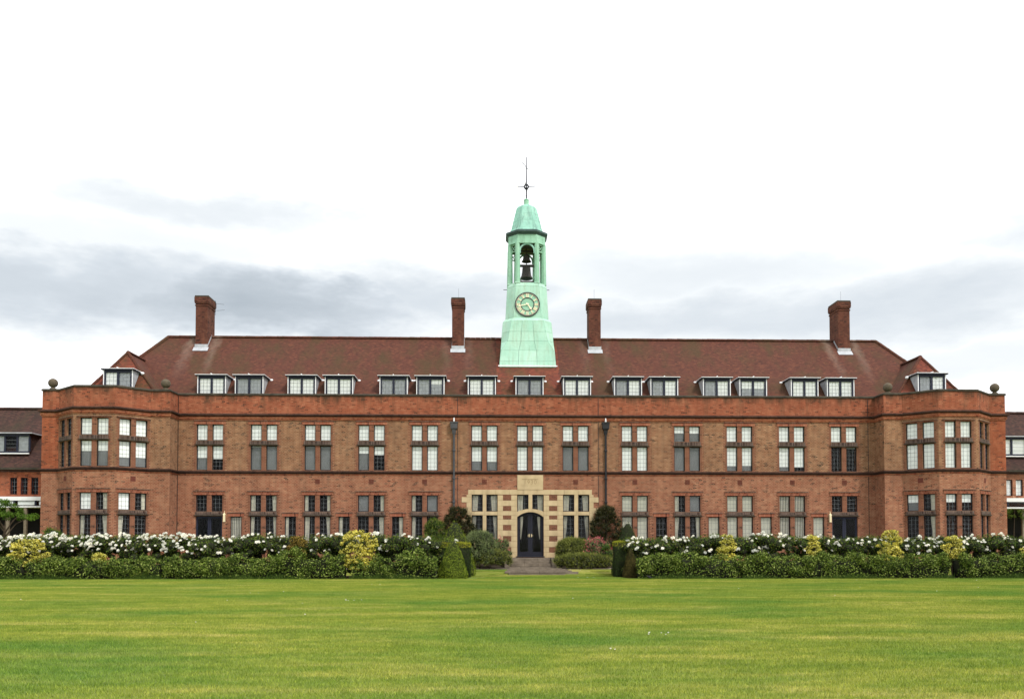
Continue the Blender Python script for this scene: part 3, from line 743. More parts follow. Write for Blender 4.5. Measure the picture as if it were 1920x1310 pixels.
for s_ in (-1, 1):
    def xs2(a, b_): return (a, b_) if s_ > 0 else (-b_, -a)
    zc = [4.44]
    pa, pb = (.77 if s_ > 0 else .74), (1.89 if s_ > 0 else 1.87)
    ba, bb = 1.09, 1.55
    z_prev = 4.44
    for (zt, zb) in panels:
        if z_prev-zt > .05: block(*xs2(pa, pb), zt, z_prev)
        block(*xs2(pa, ba), zb, zt); block(*xs2(bb, pb), zb, zt)
        b = MB(); x0, x1 = xs2(ba, bb); n = int(round((zt-zb)/.072)); hh = (zt-zb)/n
        for j in range(n):
            cuts = [x0, x0+.225, x1] if j % 2 else [x0, x0+.112, x0+.34, x1]
            for a, c in zip(cuts, cuts[1:]):
                if c-a > .04: b.box(a+.005, c-.005, -.038+rnd.uniform(-.003, .003), .02, zb+hh*j+.005, zb+hh*(j+1)-.005)
        b.build('brick_panel', M['brick_dress'], ES)
        z_prev = zb
    block(*xs2(pa, pb), .84, z_prev)
    # mullion, outer jamb, transom, sill of the side windows
    if s_ < 0: mu, ja, w0, w1 = (-2.72, -2.50), (-3.62, -3.34), -3.34, -1.87
    else: mu, ja, w0, w1 = (2.53, 2.76), (3.39, 3.63), 1.89, 3.39
    for a, c in ((1.78, 2.5), (2.5, 3.26), (3.48, 4.44)): block(*mu, a, c)
    half = (w0+w1)/2
    block(w0, half, 3.26, 3.48); block(half, w1, 3.26, 3.48)
    for i in range(3): block(w0+(w1-w0)*i/3, w0+(w1-w0)*(i+1)/3, 1.56, 1.78, y0=-.06)
    split(w0, w1, .84, 1.56, 3, 2)
    z = 1.2; k = 0
    while z < 4.40:
        z2 = min(z+.31, 4.44); ext = .30 if (k % 2 and z < 4.1) else .02
        if s_ < 0: block(ja[0]-ext, ja[1], z, z2)
        else: block(ja[0], ja[1]+ext, z, z2)
        z = z2; k += 1
    for (a, b_) in (EL[:2] if s_ < 0 else EL[2:]):
        pass
for i, (a, b_) in enumerate(EL):
    wn = link('frame', frame_mesh(b_-a, .96), H, (a, 0, 3.48)); wn.name = 'entrance_window'
    link('pane', pane_mesh(b_-a, .96), wn); link('lead_lattice', lattice_mesh(b_-a, .96, 3, 4), wn)
    c = 'CL' if i % 2 == 0 else 'CR'; s_ = -1 if c == 'CL' else 1
    for h0, h1, par, nn in ((0, .96, wn, 4), (0, 1.48, None, 6)):
        if par is None:
            par = link('entrance_window', frame_mesh(b_-a, 1.48), H, (a, 0, 1.78))
            link('pane', pane_mesh(b_-a, 1.48), par); link('lead_lattice', lattice_mesh(b_-a, 1.48, 3, 6), par)
        ww = (b_-a)*(.60 if h1 < 1 else .42)
        x0, x1 = (.01, ww) if s_ < 0 else ((b_-a)-ww, (b_-a)-.01)
        cloth(x0, x1, h0, h1, .19, .02, 4, .15 if h1 < 1 else .55, s_).build('curtain', M['curtain'], par)
# arch and centre lights
def intr(x): r = (.755**2+.29**2)/(2*.29); return 3.45-r+math.sqrt(max(0, r*r-(x-.015)**2))
def extr(x): r = (.78**2+.17**2)/(2*.17); return 3.63-r+math.sqrt(max(0, r*r-(x-.015)**2))
n = 7
for i in range(n):
    a = -.74+1.51*i/n+.003; c = -.74+1.51*(i+1)/n-.003
    xs3 = [a+(c-a)*t for t in (0, .5, 1)]
    MB().prism([(x, intr(x)) for x in xs3]+[(x, extr(x)) for x in xs3[::-1]], -.035, .16).build('voussoir', M['stone'], ES)
block(-.10, .13, 3.625, 4.44)
for a, b_, c in ((-.74, -.10, 'CL'), (.13, .77, 'CR')):
    wn = link('entrance_window', frame_mesh(b_-a, .98), H, (a, 0.03, 3.46))
    link('pane', pane_mesh(b_-a, .98), wn); link('lead_lattice', lattice_mesh(b_-a, .98, 3, 4), wn)
    s_ = -1 if c == 'CL' else 1; w2 = b_-a; x0, x1 = (.01, w2*.55) if s_ < 0 else (w2*.45, w2-.01)
    cloth(x0, x1, 0, .98, .19, .02, 4, .1, s_).build('curtain', M['curtain'], wn)
# doors
for s_ in (-1, 1):
    def xx(a): return .015+s_*a
    out = [(0.004, .93), (.75, .93)]+[(a, intr(.015+a)-.006) for a in (.75, .6, .45, .3, .15, .004)]
    inn = [(.13, 1.18), (.60, 1.18)]+[(a, intr(.015+a)-.14) for a in (.60, .48, .36, .24, .13)]
    b = MB()
    def ring(pts, y): return [(xx(a), y, z) for a, z in pts]
    # rails and stiles as strips
    def strip(poly):
        pp = [(xx(a), z) for a, z in poly]
        if s_ < 0: pp = pp[::-1]
        b.prism(pp, .13, .19)
    strip([(.004, .93), (.75, .93), (.75, 1.18), (.004, 1.18)])
    strip([(.004, 1.18), (.13, 1.18), (.13, intr(.015+.13)-.14), (.13, intr(.015+.13)-.006), (.004, intr(.019)-.006)])
    strip([(.60, 1.18), (.75, 1.18), (.75, intr(.765)-.006), (.60, intr(.615)-.006)])
    for a0, a1 in ((.13, .24), (.24, .36), (.36, .48), (.48, .60)):
        strip([(a0, intr(.015+a0)-.14), (a1, intr(.015+a1)-.14), (a1, intr(.015+a1)-.006), (a0, intr(.015+a0)-.006)])
    fd = b.build('front_door', M['slate'], H)
    pp = [(xx(a), z) for a, z in inn]
    if s_ < 0: pp = pp[::-1]
    MB().prism(pp, .158, .163).build('pane', M['glass'], fd)
    hx = xx(.065)
    MB().box(hx-.022, hx+.022, .12, .13, 2.02, 2.20).build('handle_plate', M['brass'], fd)
    MB().tube([(hx, .12, 2.10), (hx, .08, 2.10), (hx+s_*.10, .08, 2.10)], .011, 6).build('handle', M['brass'], fd)
    a, c = (xx(.16), xx(.44)) if s_ > 0 else (xx(.44), xx(.16))
    a, c = (xx(.40), xx(.57)) if s_ > 0 else (xx(.57), xx(.40))
    cloth(a, c, 1.9, 3.2, .26, .02, 3, .75, s_).build('curtain', M['curtain'], fd)
MB().box(-.80, .83, -.10, .19, .875, .925).build('door_sill', M['iron'], H)
# date stone
DS = block(-.74, .75, 4.72, 5.57, 'date_stone', par=H, y0=-.05)
for (a, b_, c, d) in ((-.51, .51, 5.33, 5.37), (.47, .51, 4.97, 5.33), (-.51, -.475, 4.97, 5.33), (-.475, .47, 4.97, 4.995)):
    MB().box(a, b_, -.064, -.045, c, d).build('panel_moulding', M['stone'], DS)
MB().box(-.50, .50, -.0535, -.049, 5.305, 5.331).build('panel_shade_strip', M['stone_dark'], DS)  # raised dark strip, a painted shadow under the top moulding
fc = bpy.data.curves.new('inscription', 'FONT'); fc.body = '1930'; fc.size = .34; fc.extrude = .004; fc.align_x = 'CENTER'; fc.space_character = 1.15; fc.offset = -.004
fo = bpy.data.objects.new('inscription', fc); COL.objects.link(fo); fo.parent = DS; fo.location = (0, -.0565, 5.05); fo.rotation_euler = (math.pi/2, 0, 0)
fc.materials.append(M['stone_dark'])
def to_mesh(o):
    dg = bpy.context.evaluated_depsgraph_get(); me = bpy.data.meshes.new_from_object(o.evaluated_get(dg))
    n = bpy.data.objects.new('x', me); COL.objects.link(n); n.parent = o.parent; n.location = o.location; n.rotation_euler = o.rotation_euler
    nm = o.name; cu = o.data; bpy.data.objects.remove(o); bpy.data.curves.remove(cu); n.name = nm; me.name = nm
    return n
to_mesh(fo)
# steps and paved path
ST = thing('stone_steps', 'worn stone steps and paving leading up to the arched front door', 'steps')
rnd2 = random.Random(3)
zt = .47
for i, (z0, z1, y0, y1) in enumerate(((.40, .56, -2.35, -.05), (.56, .70, -1.95, -.05), (.70, .84, -1.55, -.04))):
    for a, c in ((-1.15, -.42), (-.42, .33), (.33, 1.05)): MB().box(a+.005, c-.005, y0, y1, z0, z1).build('step', M['paving'], ST)
MB().box(1.06, 1.42, -2.45, -.05, .3, .86).build('kerb_block', M['paving'], ST)
MB().box(-1.5, -1.16, -2.2, -.05, .3, .80).build('kerb_block', M['paving'], ST)
rows = 6
for j in range(rows):
    y0 = -4.55+2.2*j/rows; y1 = -4.55+2.2*(j+1)/rows; f = (y0+4.55)/2.2
    xa = -1.45+.2*f; xb = 1.95-.85*f; n = 4
    for i in range(n):
        a = xa+(xb-xa)*i/n; c = xa+(xb-xa)*(i+1)/n; z = .245+.17*f+rnd2.uniform(-.004, .004)
        MB().box(a+.006, c-.006, y0+.006, y1-.006, z-.1, z).build('paving_stone', M['paving'], ST)
for a, c, z0, z1, y0 in ((-1.55, -.75, .12, .225, -5.05), (-.75, .25, .12, .225, -5.0), (.25, 1.45, .12, .225, -5.05), (-1.35, .0, .0, .10, -5.2), (.0, 1.55, .0, .10, -5.2), (1.45, 2.25, .05, .19, -4.98)):
    MB().box(a+.006, c-.006, y0, -4.56, z0, z1).build('front_step', M['paving'], ST)

# ------------------------------------------------------------------ roofs
def plane_poly(pts, th=.12):
    """roof slab: polygon plus an underside"""
    v = [Vector(p) for p in pts]; n = (v[1]-v[0]).cross(v[2]-v[0]).normalized()
    if n.z < 0: v = v[::-1]; n = -n
    b = MB(); k = len(v); b.v = [tuple(p) for p in v]+[tuple(p-n*th) for p in v]
    b.f = [tuple(range(k)), tuple(range(2*k-1, k-1, -1))]+[(i, k+i, k+(i+1) % k, (i+1) % k) for i in range(k)]
    return b
EZ, RZ_, RX, EX = 9.90, 14.58, 22.42, 25.75
MB().box(-26.7, 26.7, .335, 9.4, 9.70, 9.86).build('flat_gutter', M['lead'], H)
for sg in (-1, 1):
    b = MB(); pp = [(20.37, .33), (20.37, -.86), (21.2, -.86), (22.6, -2.16), (24.6, -2.16), (26.0, -.86), (26.7, -.86), (26.7, .33)]
    b.poly([(sg*a, c, 9.82) for a, c in (pp if sg < 0 else pp[::-1])]).build('flat_gutter', M['lead'], H)
# front slope in three widths: the middle is redder and less mossy
def fz(y): return EZ+(y-.5)*(RZ_-EZ)/4.5
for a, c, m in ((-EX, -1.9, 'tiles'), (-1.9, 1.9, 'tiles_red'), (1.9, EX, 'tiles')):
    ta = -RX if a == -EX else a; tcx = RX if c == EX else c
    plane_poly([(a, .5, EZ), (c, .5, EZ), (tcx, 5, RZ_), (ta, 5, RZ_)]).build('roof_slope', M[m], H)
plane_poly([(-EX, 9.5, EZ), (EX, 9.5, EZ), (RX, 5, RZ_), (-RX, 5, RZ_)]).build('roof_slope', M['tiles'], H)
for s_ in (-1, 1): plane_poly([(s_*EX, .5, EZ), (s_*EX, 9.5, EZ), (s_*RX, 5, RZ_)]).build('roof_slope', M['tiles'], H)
def ridge(p0, p1, m='tiles', par=H, r=.13):
    p0 = Vector(p0); p1 = Vector(p1); L = (p1-p0).length; d = (p1-p0)/L; n = max(1, int(L/.32))
    u = d.cross(Vector((0, 0, 1))).normalized(); w2 = u.cross(d)
    b = MB()
    for i in range(n):
        a = p0+d*(L*i/n+.005); c = p0+d*(L*(i+1)/n-.003); k = rnd.uniform(-.006, .006)
        def arc(p, rr): return [tuple(p+u*rr*math.cos(t)+w2*(rr*math.sin(t)+k-.03)) for t in [math.pi*j/5 for j in range(6)]]
        b.loft([arc(a, r), arc(c, r*.96)])
    return b.build('ridge_tiles', M[m], par, kind='stuff')
ridge((-RX, 5, RZ_), (RX, 5, RZ_))
for s_ in (-1, 1):
    ridge((s_*RX, 5, RZ_), (s_*EX, .5, EZ)); ridge((s_*RX, 5, RZ_), (s_*EX, 9.5, EZ))
    ax, ay, azz, xo, xi, yf = 23.25, .9, 12.71, 25.1, 20.85, -.82
    A = (s_*ax, ay, azz); Bk = (s_*ax, 3.3, azz)
    O0 = (s_*xo, yf, EZ); I0 = (s_*xi, yf, EZ); O1 = (s_*xo, 3.3, EZ); I1 = (s_*xi, 3.3, EZ)
    plane_poly([O0, I0, A], .1).build('roof_slope', M['tiles_red'], H)
    plane_poly([I0, I1, Bk, A], .1).build('roof_slope', M['tiles'], H)
    plane_poly([O0, O1, Bk, A], .1).build('roof_slope', M['tiles'], H)
    ridge(A, Bk); ridge(A, O0, r=.10); ridge(A, I0, r=.10)
# dormers
dz0, dz1, dw = 10.20, 11.30, .775
def dormer(x, y, cont, depth=1.25):
    d = MB().box(-dw, -dw+.10, 0, .10, dz0, dz1).box(dw-.10, dw, 0, .10, dz0, dz1).box(-.06, .06, 0, .10, dz0, dz1).box(-dw+.1, -.06, 0, .10, dz0, dz0+.08).box(.06, dw-.1, 0, .10, dz0, dz0+.08).box(-dw+.1, -.06, 0, .10, dz1-.14, dz1).box(.06, dw-.1, 0, .10, dz1-.14, dz1)
    r_ = d.build('dormer', M['navy'], H, (x, y, 0))
    for s_ in (-1, 1):
        pts = [(0.012, dz0), (0.012, dz1), (depth, dz1), (depth*.12, dz0)]
        b = MB(); k = []
        xa, xb = (s_*dw, s_*(dw+.03)); xa, xb = min(xa, xb), max(xa, xb)
        b.loft([[(xa, yy, zz) for yy, zz in pts], [(xb, yy, zz) for yy, zz in pts]]).build('cheek', M['lead'], r_)
        MB().box(xa-.004, xb+.012, -.012, .010, dz0, dz1).build('cheek_edge', M['white_lead'], r_)
    b = MB().prism([(-dw-.13, dz1+.003), (dw+.13, dz1+.003), (dw+.13, dz1+.055), (-dw-.13, dz1+.055)], -.12, depth+.25)
    b.build('fascia', M['navy'], r_)
    b = MB().box(-dw-.15, dw+.15, -.15, depth+.28, dz1+.058, dz1+.088)
    b.build('lead_roof', M['white_lead'], r_)
    MB().tube([(0, -.16, dz1+.12), (0, depth+.2, dz1+.12)], .03, 6).build('lead_roll', M['white_lead'], r_)
    for s_ in (-1, 1):
        MB().lathe([(.02, -.12), (.09, -.06), (.11, .02), (.06, .06)], (s_*(dw+.22), depth-.05, dz1), 8).build('lead_saddle', M['white_lead'], r_, smooth=True)
    for (a, c), k in zip(((-dw+.1, -.06), (.06, dw-.1)), cont):
        w2 = c-a; z0, z1 = dz0+.08, dz1-.14
        MB().box(a+.003, c-.003, .045, .050, z0+.003, z1-.003).build('pane', M['glass'], r_)
        b = MB()
        for i in (1, 2): b.box(a+w2*i/3-.006, a+w2*i/3+.006, .036, .043, z0, z1)
        for i in (1, 2, 3): b.box(a, c, .0355, .0425, z0+(z1-z0)*i/4-.006, z0+(z1-z0)*i/4+.006)
        b.build('lead_lattice', M['came'], r_)
        f_, rest = k if isinstance(k, tuple) else ((1, '') if k == W_ else (0, k))
        zm = z1-(z1-z0)*f_
        if f_ > 0: MB().box(a, c, .075, .085, zm, z1).build('blind', M['blind'], r_)
        if f_ < 1 and rest == G_: MB().box(a, c, .086, .092, z0, zm).build('net_curtain', M['lead'], r_)
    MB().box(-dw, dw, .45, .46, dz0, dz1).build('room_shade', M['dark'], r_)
dl = [(-18.37, (W_, W_)), (-16.22, (G_, G_)), (-13.2, (W_, W_)), (-11.06, (W_, W_)), (-7.90, (G_, G_)), (-5.77, (G_, (.3, G_))), (-2.78, (W_, W_)), (0, (G_, G_)), (2.78, (W_, W_)),
      (5.77, (G_, W_)), (7.90, (G_, W_)), (11.0, (G_, W_)), (13.15, ((.5, G_), (.5, G_))), (16.2, (W_, W_)), (18.34, (W_, W_))]
for x, c in dl: dormer(x, .68, c)
dormer(-23.03, -.95, (W_, G_), .95); dormer(22.95, -.95, (G_, W_), .95)
# chimneys
for i, x in enumerate((-20.13, -4.29, 4.27, 20.05)):
    hw, y0, y1, zt = .37, 4.2, (5.6 if i in (0, 3) else 5.3), 16.95
    st_ = MB().box(-hw, hw, y0, y1, 13.2, zt-.62).build('chimney', M['chimney'], H, (x, 0, 0))
    # stepped corbels
    for e, a, c in ((.035, zt-.617, zt-.54), (.0, zt-.537, zt-.46), (.05, zt-.457, zt-.385), (.07, zt-.382, zt-.06)):
        MB().box(-hw-e, hw+e, y0-e, y1+e, a, c).build('chimney_corbel', M['chimney'], st_)
    MB().box(-hw-.05, hw+.05, y0-.05, y1+.05, zt-.057, zt+.03).build('chimney_cap', M['coping'], st_)
    if i in (0, 3):
        MB().box(-.07, .07, y0+.4, y1-.4, zt+.03, zt+.10).build('flue_top', M['coping'], st_)
    zz = fz(y0)
    b = MB().box(-hw-.03, hw+.03, y0-.03, y0+.0, zz-.06, zz+.20)
    n_ = Vector((0, -(RZ_-EZ), 4.5)).normalized()
    for k in (0,):
        ya, yb = y0-.28, y0-.005
        b.quad((-hw-.09, ya, fz(ya)+.03), (hw+.09, ya, fz(ya)+.03), (hw+.09, yb, fz(yb)+.03), (-hw-.09, yb, fz(yb)+.03))
    b.build('lead_flashing', M['lead'], st_)
    for s_ in (-1, 1):
        b = MB(); pts = [(y0, fz(y0)+.02), (y0+.8, fz(y0+.8)+.02), (y0+.8, fz(y0+.8)+.13), (y0, fz(y0)+.16)]
        xa, xb = sorted((s_*hw, s_*(hw+.022)))
        b.loft([[(xa, yy, zz2) for yy, zz2 in pts], [(xb, yy, zz2) for yy, zz2 in pts]]).build('side_flashing', M['lead'], st_)
    if i == 0:
        b = MB().tube([(hw+.12, y1-.3, zt-.9), (hw+.12, y1-.3, zt+.02)], .012, 5).tube([(hw+.1, y1-.3, zt-.15), (hw+.8, y1-.8, zt-.35)], .008, 5).tube([(hw+.1, y1-.3, zt-.62), (hw+.85, y1-.8, zt-.7)], .008, 5)
        b.build('television_aerial', M['iron'], st_)
    if i > 0:
        MB().tube([(.02, y0+.5, zt), (.02, y0+.5, zt+.75)], .006, 5).build('lightning_rod', M['iron'], st_)

# ------------------------------------------------------------------ clock tower
TWX, TWY = 0.0, 4.6
TW = thing('clock_tower', 'verdigris copper clock tower with open belfry on the middle of the roof', 'clock tower', (TWX, TWY, 0))
def oct_ring(h, f, z):
    """chamfered square: half width h, half face f, counter-clockwise from the front-left"""
    return [(-f, -h, z), (f, -h, z), (h, -f, z), (h, f, z), (f, h, z), (-f, h, z), (-h, f, z), (-h, -f, z)]
def copper_panels(rings, m='copper', cols=1, name='copper_sheet', th=.02, face_cols=None, gap=.009):
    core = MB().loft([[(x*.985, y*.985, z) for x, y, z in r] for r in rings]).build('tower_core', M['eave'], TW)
    for a in range(len(rings)-1):
        A, B = rings[a], rings[a+1]
        for i in range(8):
            j = (i+1) % 8; nc = cols if i % 2 == 0 else 1
            P = [Vector(A[i]), Vector(A[j]), Vector(B[j]), Vector(B[i])]
            if (P[1]-P[0]).length < .03 and (P[2]-P[3]).length < .03: continue
            for k in range(nc):
                q_ = [P[0].lerp(P[1], k/nc), P[0].lerp(P[1], (k+1)/nc), P[3].lerp(P[2], (k+1)/nc), P[3].lerp(P[2], k/nc)]
                c = sum(q_, Vector())/4
                n = (q_[1]-q_[0]).cross(q_[3]-q_[0])
                if n.length < 1e-6: n = (q_[2]-q_[0]).cross(q_[3]-q_[0])
                n.normalize()
                q_ = [p+(c-p).normalized()*gap for p in q_]
                out = [p+n*(th*.3+rnd.uniform(0, .003)) for p in q_]; inn = [p-n*th for p in q_]
                b = MB(); b.poly([tuple(p) for p in out])
                for u in range(4): v_ = (u+1) % 4; b.quad(tuple(inn[u]), tuple(inn[v_]), tuple(out[v_]), tuple(out[u]))
                b.build(name, M[m], TW)
r0 = oct_ring(1.74, 1.735, 12.0); r1 = oct_ring(1.70, 1.695, 12.75); r2 = oct_ring(1.64, 1.60, 13.42); r3 = oct_ring(1.60, 1.22, 14.0); r4 = oct_ring(1.56, 1.10, 14.6); r5 = oct_ring(1.50, .98, 15.28)
copper_panels([r0, r1, r2, r3, r4, r5], cols=3)
copper_panels([r5, oct_ring(1.34, .86, 15.50)], cols=1)
copper_panels([oct_ring(1.325, .85, 15.505), oct_ring(1.22, .72, 17.50)], cols=1)
copper_panels([oct_ring(1.22, .72, 17.505), oct_ring(1.17, .66, 17.72)], cols=1)
MB().box(-1.80, 1.80, -1.83, -1.775, 12.40, 12.46).build('lead_apron', M['white_lead'], TW)
# clock
ck = MB().lathe([(.0, 0), (.77, 0), (.77, .03), (0, .03)], (0, 0, 0), 40)
def clockface(b): return b
CK = bpy.data.objects.new('clock', None); COL.objects.link(CK); CK.parent = TW
CKZ = 16.33; cky = -1.315
CK.location = (0, cky, CKZ); CK.rotation_euler = (math.pi/2-math.atan(.105/2), 0, 0)   # local z faces out of the wall
def ringm(ri, ro, z0, z1, n=48):
    b = MB(); rg = []
    for r_, z in ((ri, z0), (ro, z0), (ro, z1), (ri, z1), (ri, z0)):
        rg.append([(r_*math.cos(2*math.pi*j/n), r_*math.sin(2*math.pi*j/n), z) for j in range(n)])
    return b.loft(rg, cap=False)
MB().lathe([(.74, .0), (.74, .012)], (0, 0, 0), 48).build('clock_plate', M['copper_frame'], CK)
ringm(.715, .765, .0, .05).build('outer_ring', M['iron'], CK)
ringm(.665, .71, .012, .032).build('minute_ring', M['iron'], CK)
ringm(.385, .43, .012, .035).build('inner_ring', M['iron'], CK)
b = MB()
for i in range(60):
    a = 2*math.pi*i/60; r0_, r1_ = .675, .705; u = Vector((math.cos(a), math.sin(a), 0)); v_ = Vector((-u.y, u.x, 0))
    b.poly([tuple(u*r0_-v_*.018+Vector((0, 0, .036))), tuple(u*r1_-v_*.018+Vector((0, 0, .036))), tuple(u*r1_+v_*.018+Vector((0, 0, .036))), tuple(u*r0_+v_*.018+Vector((0, 0, .036)))])
b.build('minute_marks', M['gold'], CK, kind='stuff')
NUM = ['XII', 'I', 'II', 'III', 'IIII', 'V', 'VI', 'VII', 'VIII', 'IX', 'X', 'XI']
def bar(b, x0, y0, x1, y1, t, M3):
    p, q_ = Vector((x0, y0, 0)), Vector((x1, y1, 0)); d = (q_-p).normalized(); n = Vector((-d.y, d.x, 0))*t
    k = len(b.v); b.v += [tuple(M3 @ (v+Vector((0, 0, z)))) for z in (.013, .04) for v in (p-n, q_-n, q_+n, p+n)]
    for f in ((4, 5, 6, 7), (0, 1, 5, 4), (1, 2, 6, 5), (2, 3, 7, 6), (3, 0, 4, 7)): b.f.append(tuple(k+i for i in f))
for i, s in enumerate(NUM):
    a = -2*math.pi*i/12; M3 = Matrix.Rotation(a, 3, 'Z'); b = MB(); h0, h1 = .44, .65
    ws = {'I': .05, 'V': .095, 'X': .095}; tot = sum(ws[c] for c in s); x = -tot/2
    for c in s:
        w2 = ws[c]
        if c == 'I': bar(b, x+w2/2, h0, x+w2/2, h1, .013, M3)
        elif c == 'V': bar(b, x+.012, h1, x+w2/2, h0, .013, M3); bar(b, x+w2-.012, h1, x+w2/2, h0, .008, M3)
        else: bar(b, x+.01, h1, x+w2-.01, h0, .013, M3); bar(b, x+w2-.01, h1, x+.01, h0, .008, M3)
        x += w2
    bar(b, -tot/2-.01, h0+.006, tot/2+.01, h0+.006, .008, M3); bar(b, -tot/2-.01, h1-.006, tot/2+.01, h1-.006, .008, M3)
    b.build('numeral', M['gold'], CK)
def hand(ang, L, w0, w1, z, name):
    a = R(ang); M3 = Matrix.Rotation(-a, 3, 'Z'); b = MB(); k = 0
    pts = [(-w0, -.10), (w0, -.10), (w0, L*.62), (w1, L*.72), (.0, L), (-w1, L*.72), (-w0, L*.62)]
    v0 = [tuple(M3 @ Vector((x, y, z))) for x, y in pts]; v1 = [tuple(M3 @ Vector((x, y, z+.012))) for x, y in pts]
    b.loft([v0, v1]).build(name, M['gold'], CK)
hand(258, .64, .022, .034, .062, 'minute_hand'); hand(141.5, .42, .028, .075, .046, 'hour_hand')
MB().lathe([(.05, .04), (.05, .08), (.02, .09)], (0, 0, 0), 12).build('hub', M['gold'], CK)
# belfry: eight posts
bz0, bz1 = 17.72, 20.22
PP = [(-.60, -1.05), (.60, -1.05), (1.05, -.60), (1.05, .60), (.60, 1.05), (-.60, 1.05), (-1.05, .60), (-1.05, -.60)]
for x, y in PP:
    MB().tube([(x, y, bz0-.02), (x*.985, y*.985, bz1)], [.165, .15], 8).build('belfry_post', M['copper_frame'], TW)
    MB().box(x-.16, x+.16, y-.16, y+.16, bz0-.02, bz0+.05).build('post_foot', M['copper'], TW)
MB().loft([oct_ring(1.16, .68, bz0-.02), oct_ring(1.16, .68, bz0+.02)]).build('belfry_floor', M['copper'], TW)
# frieze and eaves
MB().loft([oct_ring(1.17, .66, bz1-.01), oct_ring(1.14, .60, bz1+.28), oct_ring(1.14, .56, 20.80)]).build('frieze', M['copper_frame'], TW)
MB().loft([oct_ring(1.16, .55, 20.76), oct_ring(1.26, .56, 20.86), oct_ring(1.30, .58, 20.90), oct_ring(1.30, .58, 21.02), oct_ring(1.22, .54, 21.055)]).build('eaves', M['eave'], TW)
# arches front/back/sides, crossed brackets in the corner bays
for ang in (0, 90, 180, 270):
    b = MB(); n = 12; ri, h0 = .40, bz1-.48
    top = bz1
    for i in range(n):
        t0, t1 = math.pi*i/n, math.pi*(i+1)/n
        p0 = (ri*math.cos(t0), h0+ri*math.sin(t0)); p1 = (ri*math.cos(t1), h0+ri*math.sin(t1))
        o0 = (max(-.50, min(.50, p0[0]*1.25)), min(top, h0+ri*1.22*math.sin(t0))); o1 = (max(-.50, min(.50, p1[0]*1.25)), min(top, h0+ri*1.22*math.sin(t1)))
        b.prism([p0, o0, o1, p1], -1.10, -1.0)
    b.box(-.50, -.40, -1.10, -1.0, h0-.14, h0).box(.40, .50, -1.10, -1.0, h0-.14, h0)
    o = b.build('arch', M['copper_hood'], TW); o.rotation_euler = (0, 0, R(ang))
for ang in (45, 135, 225, 315):
    dd = 1.16; b = MB()
    b.box(-.22, .22, -dd-.03, -dd+.03, bz1-.09, bz1-.01).box(-.22, .22, -dd-.03, -dd+.03, bz1-.50, bz1-.44)
    for s_ in (-1, 1):
        b.prism([(-s_*.20, bz1-.44), (-s_*.20+.05, bz1-.44), (s_*.20+.025, bz1-.09), (s_*.20-.025, bz1-.09)] if s_ > 0 else [(.15, bz1-.44), (.20, bz1-.44), (-.175, bz1-.09), (-.225, bz1-.09)], -dd-.02, -dd+.02)
    o = b.build('crossed_bracket', M['copper_frame'], TW); o.rotation_euler = (0, 0, R(ang))
MB().loft([oct_ring(1.05, .60, bz1-.02), oct_ring(1.05, .60, bz1+.0)]).build('belfry_ceiling', M['bronze'], TW)
# bells
for z, k in ((19.40, .78), (18.32, 1.0)):
    prof = [(.02, .74), (.18, .72), (.24, .66), (.25, .42), (.28, .20), (.35, .05), (.37, 0), (.33, 0), (.25, .15), (.20, .4), (.02, .6)]
    bl = MB().lathe([(r_*k*1.08, z2*k*(1.05 if k == 1 else .75)) for r_, z2 in prof], (0, 0, 0), 20).build('bell', M['bronze'], TW, (0, 0, z), smooth=True)
    MB().tube([(0, 0, .6*k), (0, 0, .02)], [.015, .02], 6).build('clapper', M['bronze'], bl)
    MB().box(-.62, .62, -.06, .06, .75*k, .75*k+.14).build('headstock', M['bronze'], bl)
MB().tube([(0, 0, 19.0), (0, 0, 20.2)], .03, 6).build('bell_hanger', M['bronze'], TW)
for s_ in (-1, 1):
    MB().box(s_*.56-.05, s_*.56+.05, -.06, .06, bz0, bz1).build('bell_frame', M['bronze'], TW)
    MB().tube([(s_*.53, -.9, 18.15), (s_*.28, -.9, 17.80)], .03, 6).build('bell_brace', M['bronze'], TW)
MB().box(-.55, .55, -.94, -.88, 17.83, 17.90).build('bell_sill', M['bronze'], TW)
for x in (-1.3, 1.28): MB().tube([(x*.93, -.2, 17.55), (x*1.12, -.2, 17.55)], .02, 5).build('lighting_bracket', M['iron'], TW)
# hood
hp = [(1.20, .52, 21.05), (1.02, .44, 21.11), (.94, .40, 21.30), (.83, .355, 21.78), (.715, .305, 22.26), (.60, .255, 22.72)]
copper_panels([oct_ring(a, b_, z) for a, b_, z in hp], 'copper_hood', gap=.007)
hp2 = [(.60, .25, 22.725), (.53, .22, 22.83), (.36, .15, 22.93), (.18, .075, 22.99)]
MB().loft([oct_ring(a, b_, z) for a, b_, z in hp2]).build('hood_cap', M['copper_hood'], TW)
MB().lathe([(.22, 22.97), (.17, 23.0), (.155, 23.06), (.155, 23.30), (.175, 23.32), (.14, 23.38), (.04, 23.42)], (0, 0, 0), 12).build('finial_drum', M['copper_frame'], TW)
for i in range(8):
    pts = []
    for a, b_, z in hp:
        r_ = oct_ring(a*1.006, b_*1.006, z)[i]; pts.append(r_)
    MB().tube(pts, .018, 5).build('hip_roll', M['copper_hood'], TW)
